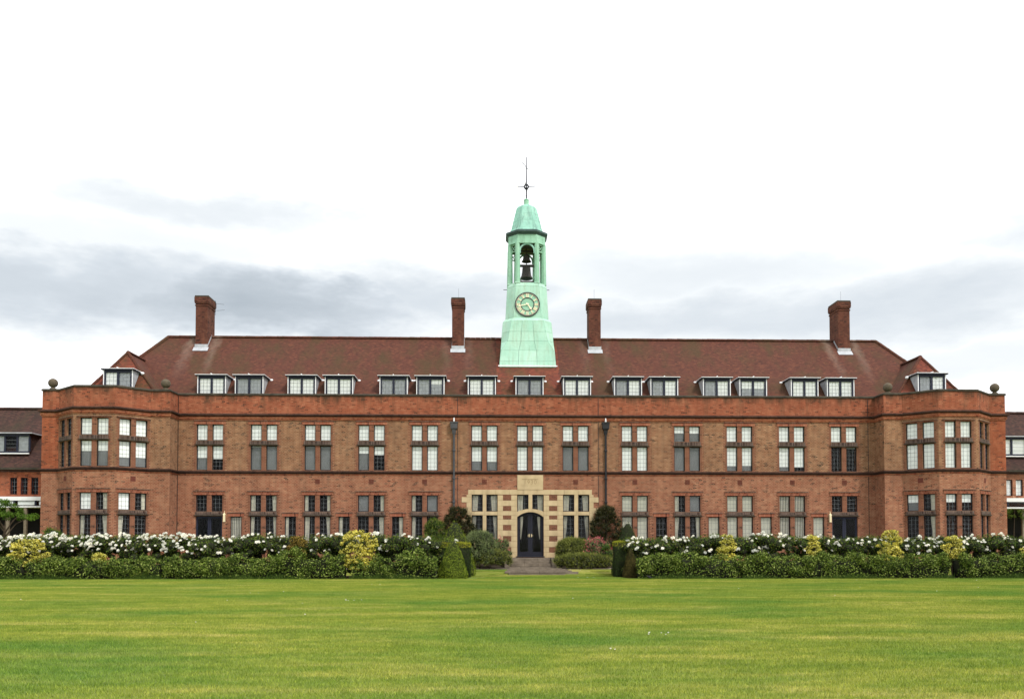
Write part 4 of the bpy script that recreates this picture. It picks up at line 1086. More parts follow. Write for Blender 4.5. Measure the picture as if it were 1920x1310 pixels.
# weather vane
VN = MB().tube([(0, 0, 23.38), (0, 0, 26.10)], [.045, .026], 8).build('vane_mast', M['iron'], TW)
b = MB()
for k in range(4):
    n = 16; a = math.pi*k/4
    b.tube([(.15*math.cos(a)*math.sin(t), .15*math.sin(a)*math.sin(t), 24.2+.17*math.cos(t)) for t in [2*math.pi*j/n for j in range(n+1)]], .022, 5)
b.tube([(.155*math.cos(t), .155*math.sin(t), 24.2) for t in [2*math.pi*j/16 for j in range(17)]], .022, 5)
b.build('wire_globe', M['iron'], VN)
for z, r_ in ((23.62, .055), (24.52, .045), (23.5, .04), (25.42, .035)): MB().loft(icosa((0, 0, z), r_)).build('mast_knob', M['iron'], VN)
for k, (ch, a) in enumerate((('W', 172), ('E', -8), ('N', 82), ('S', -98))):
    d = Vector((math.cos(R(a)), math.sin(R(a)), 0))
    MB().tube([tuple(d*.14+Vector((0, 0, 24.2))), tuple(d*.56+Vector((0, 0, 24.2)))], .028, 5).build('vane_arm', M['iron'], VN)
    c_ = bpy.data.curves.new('compass_letter', 'FONT'); c_.body = ch; c_.size = .26; c_.extrude = .006; c_.align_x = 'CENTER'; c_.materials.append(M['gold'])
    lo = bpy.data.objects.new('compass_letter', c_); COL.objects.link(lo); lo.parent = VN
    lo.location = tuple(d*.66+Vector((0, 0, 24.14))); lo.rotation_euler = (math.pi/2, 0, R(a) if ch in 'NS' else 0); to_mesh(lo)
d = Vector((.62, .75, 0)).normalized()
b = MB().tube([tuple(-d*.42+Vector((0, 0, 25.62))), (0, 0, 25.44), tuple(d*.45+Vector((0, 0, 25.26)))], .02, 5)
b.build('vane_arrow', M['iron'], VN)
b = MB().tube([(.10, 0, 25.52), (.24, .05, 25.40)], .012, 5).tube([(.12, 0, 25.28), (.24, .05, 25.18), (.30, .06, 25.16)], .012, 5)
b.build('vane_scroll', M['gold'], VN)

# ------------------------------------------------------------------ lower ranges at both edges
for sg, nm in ((-1, 'left'), (1, 'right')):
    S = thing('side_range', f'lower brick range with steep dark tiled roof at the {nm} edge, joined to the house', 'building', (sg*27.05, 2.5, 0))
    def sx_(a, c): return (a, c) if sg > 0 else (-c, -a)      # local x away from the house
    x0, x1 = sx_(.02, 12)
    lights_ = [(2.0, 2.42), (2.62, 3.04), (3.24, 3.66)] if sg < 0 else [(2.15, 2.6), (2.8, 3.25)]
    p0, p1 = ((27.05, 2.5), (39, 2.5)) if sg > 0 else ((-39, 2.5), (-27.05, 2.5))
    base = 0 if sg > 0 else 39-27.05
    hs = []
    for a, c in lights_:
        aa, cc = sx_(a, c); hs.append((base+aa, base+cc, 4.55, 5.55))
    hs.append((base+sx_(.3, 11)[0], base+sx_(.3, 11)[1], .7, 3.6))
    wl = wall('wall', p0, p1, .1, 6.2, hs, M['brick_bay'] if sg < 0 else M['brick_low'], parent=None)
    wl.parent = S; wl.location = (-sg*27.05, -2.5, 0)
    MB().box(x0, x1, 1.8, 2.0, .2, 6).build('interior_wall', M['dark'], S)
    MB().box(x0, x1, -.0+.34, 1.8, 4.1, 4.3).build('floor', M['dark'], S)
    MB().box(x0, x1, .34, 1.8, .3, .5).build('floor', M['paving'], S)
    for a, c in lights_:
        aa, cc = sx_(a, c)
        wf = link('window', frame_mesh(cc-aa, 1.0), S, (aa, 0, 4.55)); link('pane', pane_mesh(cc-aa, 1.0), wf); link('lead_lattice', lattice_mesh(cc-aa, 1.0, 2, 4), wf)
        if sg > 0: MB().box(.02, cc-aa-.02, .17, .18, .02, .98).build('blind', M['blind'], wf)
    for pts in ([(x0, -.25, 6.12), (x1, -.25, 6.12), (x1, 3.2, 10.12), (x0, 3.2, 10.12)], [(x0, 6.6, 6.12), (x1, 6.6, 6.12), (x1, 3.2, 10.12), (x0, 3.2, 10.12)]):
        plane_poly(pts).build('roof', M['tiles_dark'], S)
    ridge((x0, 3.2, 10.12), (x1, 3.2, 10.12), 'tiles_dark', S)
    MB().box(x0, x1, -.30, -.20, 6.0, 6.12).build('gutter', M['coping'], S)
    MB().box(x0, x1, -.06, .0, 5.88, 5.99).build('eaves_course', M['moulding'], S)
    # dormer with three lights
    dx0, dx1 = sx_(1.25 if sg < 0 else .12, 6.5 if sg < 0 else 4.6) if sg < 0 else sx_(.12, 4.6)
    if sg < 0: dx0, dx1 = -4.9, -2.75
    dm = MB().box(dx0, dx1, .35, .45, 7.05, 7.15).box(dx0, dx1, .35, .45, 8.05, 8.2)
    nl = 3 if sg < 0 else 5
    for i in range(nl+1):
        x = dx0+(dx1-dx0)*i/nl; dm.box(x-.05, x+.05, .352, .448, 7.15, 8.05)
    dmo = dm.build('dormer', M['navy'], S)
    for i in range(nl):
        a = dx0+(dx1-dx0)*i/nl+.05; c = dx0+(dx1-dx0)*(i+1)/nl-.05
        MB().box(a+.003, c-.003, .40, .405, 7.153, 8.047).build('pane', M['glass'], dmo)
        b = MB()
        for k in (1, 2, 3): b.box(a, c, .39, .398, 7.15+.9*k/4-.006, 7.15+.9*k/4+.006)
        b.build('lead_lattice', M['came'], dmo)
        if sg > 0 or i != 1: MB().box(a, c, .45, .46, 7.15, 8.05).build('curtain', M['blind'] if sg > 0 else M['lead'], dmo)
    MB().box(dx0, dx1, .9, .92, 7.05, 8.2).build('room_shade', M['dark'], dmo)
    MB().box(dx0-.12, dx1+.22 if sg < 0 else dx1+.12, .18, 1.75, 8.203, 8.26).build('lead_roof', M['lead'], dmo)
    MB().box(dx0-.02, dx1+.02, .27, .345, 6.98, 7.045).build('white_sill', M['white'], dmo)
    for xx_ in (dx0-.03, dx1+.0):
        MB().loft([[(xx_, .36, 7.05), (xx_, .36, 8.2), (xx_, 1.55, 8.2), (xx_, .55, 7.05)], [(xx_+.03, .36, 7.05), (xx_+.03, .36, 8.2), (xx_+.03, 1.55, 8.2), (xx_+.03, .55, 7.05)]]).build('cheek', M['tiles_dark'], dmo)
    # white flat canopy in front with posts under it
    cx0, cx1 = sx_(.02, 11)
    cy_ = -1.6
    MB().box(cx0, cx1, cy_, -.01, 4.12, 4.34).build('canopy_fascia', M['white'], S)
    MB().box(cx0, cx1, cy_+.02, -.01, 3.72, 3.80).build('canopy_rail', M['white'], S)
    k = 0; x = .1
    while x < 10.8:
        a, c = sx_(x, x+.09); MB().box(a, c, cy_+.04, cy_+.10, 3.80, 4.12).build('glazing_bar', M['navy'], S)
        a, c = sx_(x+.09, x+1.12); MB().box(a, c, cy_+.06, cy_+.07, 3.80, 4.12).build('clerestory_pane', M['glass'], S)
        a, c = sx_(x+.14, x+1.07)
        if (sg < 0): MB().box(a, c, cy_+.10, cy_+.11, 3.86, 4.08).build('blind', M['blind'], S)
        x += 1.2
    for i in range(8):
        a, c = sx_(.85+i*1.0, .85+i*1.0+.16) if sg < 0 else sx_(.9+i*1.3, .9+i*1.3+.16)
        MB().box(a, c, cy_+.05, cy_+.20, .2, 3.72).build('canopy_post', M['oak'], S)
    MB().box(cx0, cx1, -.03, -.01, .7, 3.71).build('canopy_shade_sheet', M['dark'], S)  # dark sheet standing in for the deep shade beneath the canopy

# ------------------------------------------------------------------ planting
def plant(name, label, cat, x, y, group=None): return thing(name, label, cat, (x, y, gz(y)), group)
def stems(par, n, r, h, m='bark'):
    b = MB()
    for i in range(n):
        a = rnd.uniform(0, 6.28); q_ = rnd.uniform(.2, 1)*r
        b.tube([(.15*q_*math.cos(a), .15*q_*math.sin(a), 0), (q_*.5*math.cos(a), q_*.5*math.sin(a), h*.5), (q_*math.cos(a), q_*math.sin(a), h)], [.02, .014, .006], 4)
    b.build('stem', M[m], par)
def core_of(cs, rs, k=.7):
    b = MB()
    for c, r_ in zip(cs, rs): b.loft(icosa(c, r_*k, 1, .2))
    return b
# clipped low hedges along the lawn
def hedge(px0, px1, ytop, label, y0=-9.75, y1=-8.7, m='laurel', rough=.1):
    xa = at(px0, 1060, y0)[0]; xb = at(px1, 1060, y0)[0]; ht = at(px0, ytop, y0+.25)[1]
    cx = (xa+xb)/2; t_ = plant('low_hedge', label, 'hedge', cx, y0, 'low hedges along the lawn')
    cs = []; rs = []
    L = xb-xa; n = int(L*9)
    for i in range(n):
        r_ = rnd.choice((.13, .17, .21, .26, .31))*rnd.uniform(.9, 1.1); x = rnd.uniform(-L/2+r_*.6, L/2-r_*.6)
        hloc = ht*(1+rough*.6*math.sin(x*1.9+px0)+rough*.6*math.sin(x*4.3+px0*.7)+rough*.4*math.sin(x*9.1))
        zc = rnd.choice((rnd.uniform(.35, .6), rnd.uniform(.6, 1.0), 1.0))*(hloc-r_)
        y = rnd.uniform(.10, y1-y0-.2) if zc > hloc-r_-.05 else rnd.uniform(.08, .36)+(.14 if zc < .4*hloc else 0)
        cs.append((x, y, max(zc, .22))); rs.append(r_)
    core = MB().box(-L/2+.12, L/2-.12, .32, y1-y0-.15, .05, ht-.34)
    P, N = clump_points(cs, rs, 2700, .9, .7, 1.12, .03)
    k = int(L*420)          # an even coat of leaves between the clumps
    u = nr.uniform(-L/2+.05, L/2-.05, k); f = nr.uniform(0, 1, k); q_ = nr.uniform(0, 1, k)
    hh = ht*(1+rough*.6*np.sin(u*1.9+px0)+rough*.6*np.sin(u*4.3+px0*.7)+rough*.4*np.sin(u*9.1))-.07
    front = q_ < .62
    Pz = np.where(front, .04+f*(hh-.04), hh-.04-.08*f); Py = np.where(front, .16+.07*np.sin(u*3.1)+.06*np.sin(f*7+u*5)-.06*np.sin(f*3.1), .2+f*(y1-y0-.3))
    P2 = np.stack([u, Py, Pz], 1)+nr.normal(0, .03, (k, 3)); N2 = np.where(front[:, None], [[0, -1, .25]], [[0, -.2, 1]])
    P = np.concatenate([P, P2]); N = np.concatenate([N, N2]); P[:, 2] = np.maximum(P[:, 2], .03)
    link('foliage', leaf_mesh('foliage', P, N, .085, M[m], core, M['twig_shade'], .6, .3), t_)
    b = MB(); k = 0
    x = -L/2+.3
    while x < L/2-.2:
        b.tube([(x, .4, 0), (x+rnd.uniform(-.1, .1), .35, .5)], [.025, .012], 4); x += rnd.uniform(.35, .6)
    b.build('stem', M['bark'], t_)
    # rough grass and weeds left uncut at the hedge foot
    n = int(L*260); P = np.stack([nr.uniform(-L/2, L/2, n), nr.uniform(-.12, .30, n), np.zeros(n)], 1)
    hh = nr.uniform(.08, .30, n)*(.7+.5*np.sin(P[:, 0]*1.3+px0)); dx = nr.normal(0, .05, n); dy = nr.normal(-.02, .04, n)
    v = np.empty((n, 3, 3)); v[:, 0] = P+[[-.008, 0, 0]]; v[:, 1] = P+[[.008, 0, 0]]; v[:, 2] = P+np.stack([dx, dy, hh], 1)
    link('uncut_grass', raw_mesh('uncut_grass', v.reshape(-1, 3), np.arange(n*3).reshape(-1, 3), M['weeds']), t_, kind='stuff')
hedge(-190, 38, 1043, 'low leafy hedge at the far left edge, left of the yellow shrub gap')
hedge(42, 300, 1044, 'low hedge below the left bay window, starting at the widest left yellow shrub')
hedge(302, 508, 1042, 'low hedge stretch left of the loose hedge, under the left end of the main front')
hedge(500, 648, 1036, 'tall loose part of the hedge just left of the big yellow shrub', rough=.25)
hedge(655, 738, 1048, 'short low hedge at the foot of the big yellow shrub', rough=.3)
hedge(738, 822, 1034, 'dark hedge piece between the big yellow shrub and the left yew cones', rough=.2)
hedge(1196, 1394, 1036, 'pale-tipped low hedge right of the small brown yew cone', rough=.12)
hedge(1393, 1578, 1038, 'low hedge under the second and third paired windows right of the door')
hedge(1575, 1788, 1038, 'low hedge below the right corner, starting at the tall yellow shrub')
hedge(1800, 2090, 1037, 'low clipped hedge at the right edge, right of the dark gap')

# rose bushes
bm_ = {}
def bloom_mesh(k):
    def f():
        b = MB(); rr = random.Random(k)
        heads = [(0, 0, 0)] if k % 3 else [(0, 0, 0), (.07, .02, .03)]
        for hx, hy, hz in heads:
            for ring_, (n, r_, z, tilt) in enumerate(((5, .062, .0, .35), (4, .042, .018, .8), (3, .02, .03, 1.2))):
                for i in range(n):
                    a = 2*math.pi*(i+rr.random()*.3)/n+ring_*.5; u = Vector((math.cos(a), math.sin(a), 0)); v_ = Vector((-u.y, u.x, 0)); up_ = Vector((0, 0, 1))
                    o_ = Vector((hx, hy, hz+z))
                    p = [o_+u*.004, o_+u*r_*.6+v_*r_*.5+up_*r_*.5*tilt, o_+u*r_*1.1+up_*r_*tilt*1.0, o_+u*r_*.6-v_*r_*.5+up_*r_*.5*tilt]
                    b.poly([tuple(q_) for q_ in p])
        return b.mesh('bloom', M['petal'])
    return cached(('bloom', k), f)
def rose(x, y, label, h, nb, rad=.72, low=.3):
    t_ = plant('rose_bush', label, 'rose bush', x, y, 'white rose bushes in the beds')
    cs = []; rs = []
    n = 74
    for i in range(n):
        r_ = rnd.uniform(.15, .27); a = rnd.uniform(0, 6.28); q_ = math.sqrt(rnd.random())*rad
        z = rnd.uniform(low, h-r_*.9) if i < 52 else h-r_*.7-abs(rnd.gauss(0, .10))-.30*(q_/rad)**2
        cs.append((q_*math.cos(a), q_*math.sin(a)*.8, z)); rs.append(r_)
    P, N = clump_points(cs, rs, 2300, .95, .6, 1.15)
    # wiry shoots standing above
    k = 260; a = nr.uniform(0, 6.28, k); q_ = np.sqrt(nr.uniform(0, 1, k))*rad
    P2 = np.stack([q_*np.cos(a), q_*np.sin(a)*.8, h+nr.uniform(-.15, .14, k)-.15*(q_/rad)], 1)
    P = np.concatenate([P, P2]); N = np.concatenate([N, nr.normal(0, 1, (k, 3))])
    core = core_of([c for c in cs], rs, .78)
    link('foliage', leaf_mesh('foliage', P, N, .068, M['rose_leaf'], core, M['twig_shade'], .62, .2), t_)
    stems(t_, 9, rad*.7, h*.8)
    for i in range(nb):
        th = rnd.uniform(-.15, 1.0); a = rnd.uniform(math.pi, 2*math.pi) if rnd.random() < .72 else rnd.uniform(0, 6.28)
        if rnd.random() < .48: rr, z = math.sqrt(rnd.random())*rad*.95, h+rnd.uniform(-.16, .10)
        else: rr, z = rad*rnd.uniform(.95, 1.1), h-rnd.uniform(.12, .62)
        px_, py_ = rr*math.cos(a), rr*math.sin(a)*.82
        z -= .14*(rr/rad)**2
        o = link('bloom', bloom_mesh(rnd.randrange(6)), t_, (px_, py_, z))
        s_ = rnd.uniform(.85, 1.5); o.scale = (s_, s_, s_)
        # faces outwards, up and towards the lawn
        o.rotation_euler = (rnd.uniform(.3, 1.25), rnd.uniform(-.4, .4), rnd.uniform(-.7, .7))
    return t_
ordn = ['first', 'second', 'third', 'fourth', 'fifth']
feat = []
for s_, sd_ in ((-1, 'left'), (1, 'right')):
    for i, v_ in enumerate((18.22, 15.17, 12.12, 9.07, 6.03)):
        feat.append((s_*v_, f'under the {ordn[i]} paired window counted from the {sd_} bay wing', 'main'))
    for i, v_ in enumerate((16.7, 13.64, 10.6, 7.56)):
        feat.append((s_*v_, f'under the {ordn[i]} narrow window counted from the {sd_} bay wing', 'main'))
    feat += [(s_*19.7, f'where the main front meets the {sd_} bay wing', 'c'), (s_*21.2, f'under the inner flat corner of the {sd_} bay wing', 'c'), (s_*22.6, f'under the inner slanted window of the {sd_} bay', 'c'),
             (s_*24.1, f'under the front window of the {sd_} bay', 'c'), (s_*25.5, f'under the outer slanted window of the {sd_} bay', 'c'), (s_*26.9, f'at the outer corner of the {sd_} bay wing', 'c'),
             (s_*28.3, f'in front of the {sd_} low range next to the bay wing', 'c'), (s_*29.7, f'in front of the {sd_} low range towards the frame edge', 'c'), (s_*31.2, f'outermost by the {sd_} frame edge', 'c')]
for xw, txt, _ in sorted(feat):
    y = -7.55+rnd.uniform(-.12, .12)
    x = CAMX+(xw-CAMX)*(DIST+y)/DIST
    if x < 0: nb = 20 if xw < -17.5 else 11
    else: nb = 10 if xw < 19 else 13
    if xw < -20: nb = 26
    h = 1.98+rnd.uniform(-.10, .10)-gz(y)
    if abs(xw) < 6.5: nb = 9
    dens = {26: 'thickly flowering', 20: 'thickly flowering', 11: 'white-flowered', 10: 'sparsely flowering', 13: 'white-flowered', 9: 'leafy white-flowered'}[nb]
    rose(x, y, f'{dens} rose bush {txt}'.strip(), h, int(nb*1.6*rnd.uniform(.75, 1.3)), .86)
rose(at(838, 1010, -7.3)[0], -7.3, 'leafy rose bush beside the tall left yew cone', 1.85, 6, .6)
rose(at(1200, 1010, -7.3)[0], -7.3, 'leafy rose bush beside the tall right yew cone', 1.8, 9, .6)

# golden shrubs
def gold(px0, px1, py0, py1, y, label, m='gold_leaf', dens=1.0):
    xa, zt_ = at(px0, py0, y); xb, zb_ = at(px1, py1, y); cx = (xa+xb)/2; hw = (xb-xa)/2; zt_ -= gz(y); zb_ -= gz(y); zb_ = max(.12, zb_)
    t_ = plant('golden_shrub', label, 'shrub', cx, y, 'golden shrubs among the roses')
    cs = []; rs = []; n = int(24+95*hw*(zt_-zb_)*dens)
    for i in range(n):
        f = rnd.random(); r_ = rnd.uniform(.07, .15)
        prof = math.sin(math.pi*(.18+.70*f))**.7
        q_ = rnd.uniform(.45, 1)*(hw-r_*.6)*prof; a = rnd.uniform(math.pi, 2*math.pi) if rnd.random() < .7 else rnd.uniform(0, 6.28)
        cs.append((q_*math.cos(a), q_*math.sin(a)*.55, zb_+(zt_-zb_)*f-r_*.3)); rs.append(r_)
    P, N = clump_points(cs, rs, 4200, .6, .6, 1.1)
    k = int(len(P)*.25)
    link('foliage', leaf_mesh('foliage', P, N, .062, M[m], core_of(cs, rs, .45), M['twig_shade'], .6, .5), t_)
    stems(t_, 7, hw*.6, zt_*.8)
    return t_
gold(15, 97, 1009, 1058, -9.0, 'wide pale yellow shrub at the left end of the rose bed')
gold(172, 200, 1035, 1056, -9.0, 'tiny yellow tuft behind the hedge below the left bay')
gold(535, 580, 1004, 1044, -8.7, 'bronze-yellow shrub left of the big yellow one', 'bronze_leaf')
gold(634, 714, 994, 1066, -9.2, 'largest bright yellow shrub, in front of the windows left of the door')
gold(1342, 1383, 1001, 1062, -9.1, 'narrow yellow shrub nearest right of the door')
gold(1507, 1541, 1002, 1042, -8.9, 'slim yellow shrub, second to the right of the door')
gold(1644, 1695, 993, 1054, -9.1, 'tall bright yellow shrub left of the right bay wing')
gold(1763, 1808, 1004, 1044, -8.9, 'yellow shrub in front of the right bay window')
gold(1905, 1950, 1024, 1040, -8.9, 'low yellow tuft at the right frame edge')

# clipped yews
def topiary(kind, pxc, wpx, pytop, y, label, m, box=False, gap=.0, tip=0.0):
    xc, zt_ = at(pxc, pytop, y); s_ = (DIST+y)/F; rw = wpx*s_/2; zt_ -= gz(y)
    t_ = plant('clipped_yew', label, 'topiary', xc, y, 'clipped yews flanking the door path')
    if box:
        n = 9000; P = []; N = []
        d = rw
        for fx in range(n):
            s1 = rnd.random()
            if s1 < .25: p = (rnd.uniform(-rw, rw), rnd.uniform(-d, d), zt_); nn = (0, 0, 1)
            elif s1 < .6: p = (rnd.uniform(-rw, rw), -d, rnd.uniform(0, zt_)); nn = (0, -1, 0)
            elif s1 < .8: p = (-rw, rnd.uniform(-d, d), rnd.uniform(0, zt_)); nn = (-1, 0, 0)
            else: p = (rw, rnd.uniform(-d, d), rnd.uniform(0, zt_)); nn = (1, 0, 0)
            P.append(p); N.append(nn)
        P = np.array(P)*np.array([.97, .97, 1]); N = np.array(N, float); P += nr.normal(0, .02, P.shape)
        P += (np.sin(P[:, [1, 2, 0]]*7+pxc)*.02)
        core = MB().box(-rw*.93, rw*.93, -d*.93, d*.93, .03, zt_-.06)
        top = P[:, 2] > zt_*.86
        if m == 'split':
            link('foliage', leaf_mesh('foliage', P[~top], N[~top], .045, M['yew_dark'], core, M['twig_shade'], .5), t_)
            link('golden_top', leaf_mesh('golden_top', P[top], N[top], .045, M['yew_gold'], None, None, .5), t_)
        else: link('foliage', leaf_mesh('foliage', P, N, .045, M[m], core, M['twig_shade'], .5), t_)
    else:
        n = 11000; f = 1-np.sqrt(nr.uniform(0, 1, n)); a = nr.uniform(0, 6.28, n)
        def prof(f): return rw*((1-f)**.64)*np.minimum(1, .90+1.0*f)+tip*(1-f)
        r_ = prof(f)+.02*np.sin(a*5+f*13+pxc)+.015*np.sin(a*9-f*21)
        P = np.stack([r_*np.cos(a), r_*np.sin(a), f*zt_], 1); N = np.stack([np.cos(a), np.sin(a), np.full(n, .35)], 1)
        P += nr.normal(0, .018, P.shape); P[:, 2] = np.maximum(P[:, 2], .02)
        core = MB().lathe([(float(prof(np.float64(q_)))*.92+.001, q_*zt_*.98) for q_ in (0, .1, .25, .45, .65, .85, .97)], (0, 0, .02), 14)
        link('foliage', leaf_mesh('foliage', P, N, .05, M[m], core, M['twig_shade'], .5, .35), t_)
    MB().tube([(0, 0, -.02), (0, 0, .3)], .05, 6).build('trunk', M['bark'], t_)
    return t_
topiary('yew', 849.5, 58, 1011, -8.55, 'front clipped yew cone left of the path, at the lawn edge', 'yew')
topiary('yew', 855, 55, 1017, -7.1, 'square-topped golden-edged yew block behind the front left cone', 'split', True)
topiary('yew', 853, 84, 975, -5.9, 'tallest clipped yew cone, behind the left yew block', 'yew')
topiary('yew', 1182, 29, 1028, -8.4, 'small browning yew cone right of the path', 'yew_brown')
topiary('yew', 1172, 42, 1015, -7.5, 'dark yew block behind the small brown cone', 'split', True)
topiary('yew', 1177, 66, 977, -5.9, 'tall dark yew cone behind the right yew block', 'yew_dark')

# mounds of shrubs either side of the steps
def mound(name, label, cat, px0, px1, py0, y, m, dy=.7, leafs=.07, per=2600, aspect=.35, seed=0, flat=1.0, n=34, top=None, zb=None, flowers=None, spiky=.17):
    xa, zt_ = at(px0, py0, y); xb, _ = at(px1, py0, y); zt_ -= gz(y); cx = (xa+xb)/2; hw = (xb-xa)/2
    t_ = plant(name, label, cat, cx, y)
    cs = []; rs = []
    n = int(n*2.8)
    for i in range(n):
        r_ = rnd.uniform(.12, .22); a = rnd.uniform(0, 6.28) if i % 3 else rnd.uniform(3.3, 6.1); q_ = math.sqrt(rnd.random())*(1 if i % 3 else 1.0)
        env = max(.2, (1-q_**3))
        z = rnd.choice((1, rnd.uniform(.4, 1)))*max(.02, zt_*env**(flat*.55)-r_*.5)
        if zb: z = max(z, zb)
        cs.append((q_*math.cos(a)*(hw-r_*.5), q_*math.sin(a)*dy, max(.1, z))); rs.append(r_)
    P, N = clump_points(cs, rs, per, .9, .6, 1.15, .0)
    link('foliage', leaf_mesh('foliage', P, N, leafs, M[m], core_of(cs, rs, .6), M['twig_shade'], aspect, .4), t_)
    stems(t_, 6, hw*.5, zt_*.6)
    if spiky:
        q = nr.randint(0, len(P), int(len(P)*.5)); link('shoots', spike_mesh('shoots', P[q], N[q], spiky, M[m]), t_, kind='stuff')
    if flowers:
        k, fm = flowers
        P = np.array(cs)[nr.randint(0, len(cs), k)]+nr.normal(0, .1, (k, 3))+[[0, -.08, .16]]
        link('flower_heads', leaf_mesh('flower_heads', P, nr.normal(0, 1, (k, 3)), .075, M[fm], None, None, .7), t_)
    return t_
mound('grey_shrub', 'grey-green shrub spilling in front of the left stone windows', 'shrub', 862, 938, 997, -2.7, 'lavender', 1.0, leafs=.075, aspect=.3, flat=.9, n=60)
mound('lavender_mound', 'low clipped grey-green mound at the left of the steps', 'shrub', 878, 960, 1031, -3.1, 'heather', .45, leafs=.06, aspect=.25, flat=.5, n=44)
mound('valerian', 'shrub with faded pink flowers against the stone wall left of the door', 'shrub', 918, 960, 1010, -1.1, 'lavender', .4, flat=.8, n=24, flowers=(150, 'pink'))
mound('dark_shrub', 'dark green shrub below the right stone windows', 'shrub', 1040, 1110, 1010, -1.4, 'heather', .6, leafs=.075, aspect=.3, flat=.5, n=90)
mound('pink_valerian', 'pink flowering valerian right of the dark shrub', 'flowering shrub', 1088, 1150, 1012, -1.7, 'lavender', .6, flat=.7, n=30, flowers=(1000, 'pink'))
mound('olive_mound', 'wide low olive-green mound at the right of the steps', 'shrub', 1036, 1152, 1039, -3.0, 'heather', .5, leafs=.06, aspect=.25, flat=.45, n=70)
mound('bright_shrub', 'small bright green shrub behind the pink valerian near the right cones', 'shrub', 1124, 1150, 1022, -2.3, 'bright_leaf', .4, n=16, spiky=0)
mound('green_bush', 'rounded green bush under the fifth paired window left of the door', 'bush', 793, 838, 974, -2.0, 'rose_leaf', .6, flat=.6, n=34)
mound('wall_bush', 'small green bush at the foot of the left bay wing corner', 'bush', 75, 120, 992, -3.4, 'bright_leaf', .4, flat=.6, n=18)
# wall creepers over the foot of the downpipes
def creeper(px0, px1, py0, py1, label):
    xa, zt_ = at(px0, py0, -.4); xb, zb_ = at(px1, py1, -.4); cx, hw = (xa+xb)/2, (xb-xa)/2
    t_ = plant('wall_creeper', label, 'creeper', cx, -.4, 'creepers on the downpipes'); z0 = gz(-.4)
    cs = []; rs = []
    for i in range(150):
        r_ = rnd.uniform(.11, .21); f = rnd.random(); wd = hw*1.12*min(1, .42+1.4*(1-f))
        cs.append((rnd.uniform(-1, 1)*(wd-r_*.5), rnd.uniform(-.25, .12), (zb_-z0)+(zt_-zb_-.12)*f)); rs.append(r_)
    P, N = clump_points(cs, rs, 2400, 1, .5, 1.2)
    link('foliage', leaf_mesh('foliage', P, N, .075, M['creeper'], core_of(cs, rs, .5), M['twig_shade'], .4), t_)
    q = nr.randint(0, len(P), 5000); link('shoots', spike_mesh('shoots', P[q], N[q], .16, M['creeper'], .006), t_, kind='stuff')
    b = MB()
    for i in range(26):
        x = rnd.uniform(-hw*.8, hw*.8); z = rnd.uniform(.5, 1)*(zt_-z0); s_ = rnd.choice((-1, 1))
        b.tube([(x, -.15, z-.25), (x+s_*.12, -.25, z+.05), (x+s_*.28, -.34, z-.03), (x+s_*.36, -.38, z-.2)], [.008, .007, .006, .003], 4)
    b.build('tendril', M['bark'], t_)
    b = MB().tube([(0, .1, 0), (.05, .1, (zt_-z0)*.7)], [.05, .03], 6).build('stem', M['bark'], t_)
creeper(828, 888, 948, 1022, 'dark twiggy creeper mound round the foot of the grey downpipe')
creeper(1108, 1165, 946, 1022, 'dark creeper mound round the foot of the black downpipe')
# small tree at the left edge
def tree():
    y = -1.2; x = at(8, 960, y)[0]
    t_ = plant('small_tree', 'small broad-crowned green tree at the left edge, before the canopy', 'tree', x, y)
    b = MB().tube([(0, 0, -.05), (.05, 0, 1.2), (0, .05, 2.2)], [.09, .07, .05], 8)
    for i in range(7):
        a = rnd.uniform(0, 6.28); b.tube([(0, 0, 1.5+.1*i), (.6*math.cos(a), .5*math.sin(a), 2.3+.1*i), (1.2*math.cos(a), .9*math.sin(a), 2.6+.1*i)], [.04, .025, .01], 5)
    b.build('trunk', M['bark'], t_)
    cs = []; rs = []
    for i in range(60):
        a = rnd.uniform(0, 6.28); q_ = math.sqrt(rnd.random()); r_ = rnd.uniform(.14, .28)
        cs.append((q_*math.cos(a)*1.75, q_*math.sin(a)*1.1, 2.55+1.35*(1-q_**1.6)*rnd.uniform(.3, 1))); rs.append(r_)
    P, N = clump_points(cs, rs, 2300, .6, .6, 1.15)
    link('crown', leaf_mesh('crown', P, N, .085, M['bright_leaf'], None, None, .6, .6), t_)
tree()
def vine():
    y = .85; x, z = at(1912, 955, y)
    t_ = plant('hanging_vine', 'green vine hanging from the white canopy at the right edge', 'vine', x, y)
    cs = []; rs = []
    for i in range(46):
        r_ = rnd.uniform(.08, .17); cs.append((rnd.uniform(-1.0, 2.2), rnd.uniform(-.15, .1), z-gz(y)+rnd.uniform(-.35, .10)-.25*abs(rnd.gauss(0, .5)))); rs.append(r_)
    P, N = clump_points(cs, rs, 2600, 1, .5, 1.2)
    link('foliage', leaf_mesh('foliage', P, N, .07, M['rose_leaf']), t_)
    MB().tube([(-.4, .05, 0), (-.35, .05, 1.5), (-.3, .0, z-gz(y))], [.03, .025, .015], 6).build('stem', M['bark'], t_)
vine()

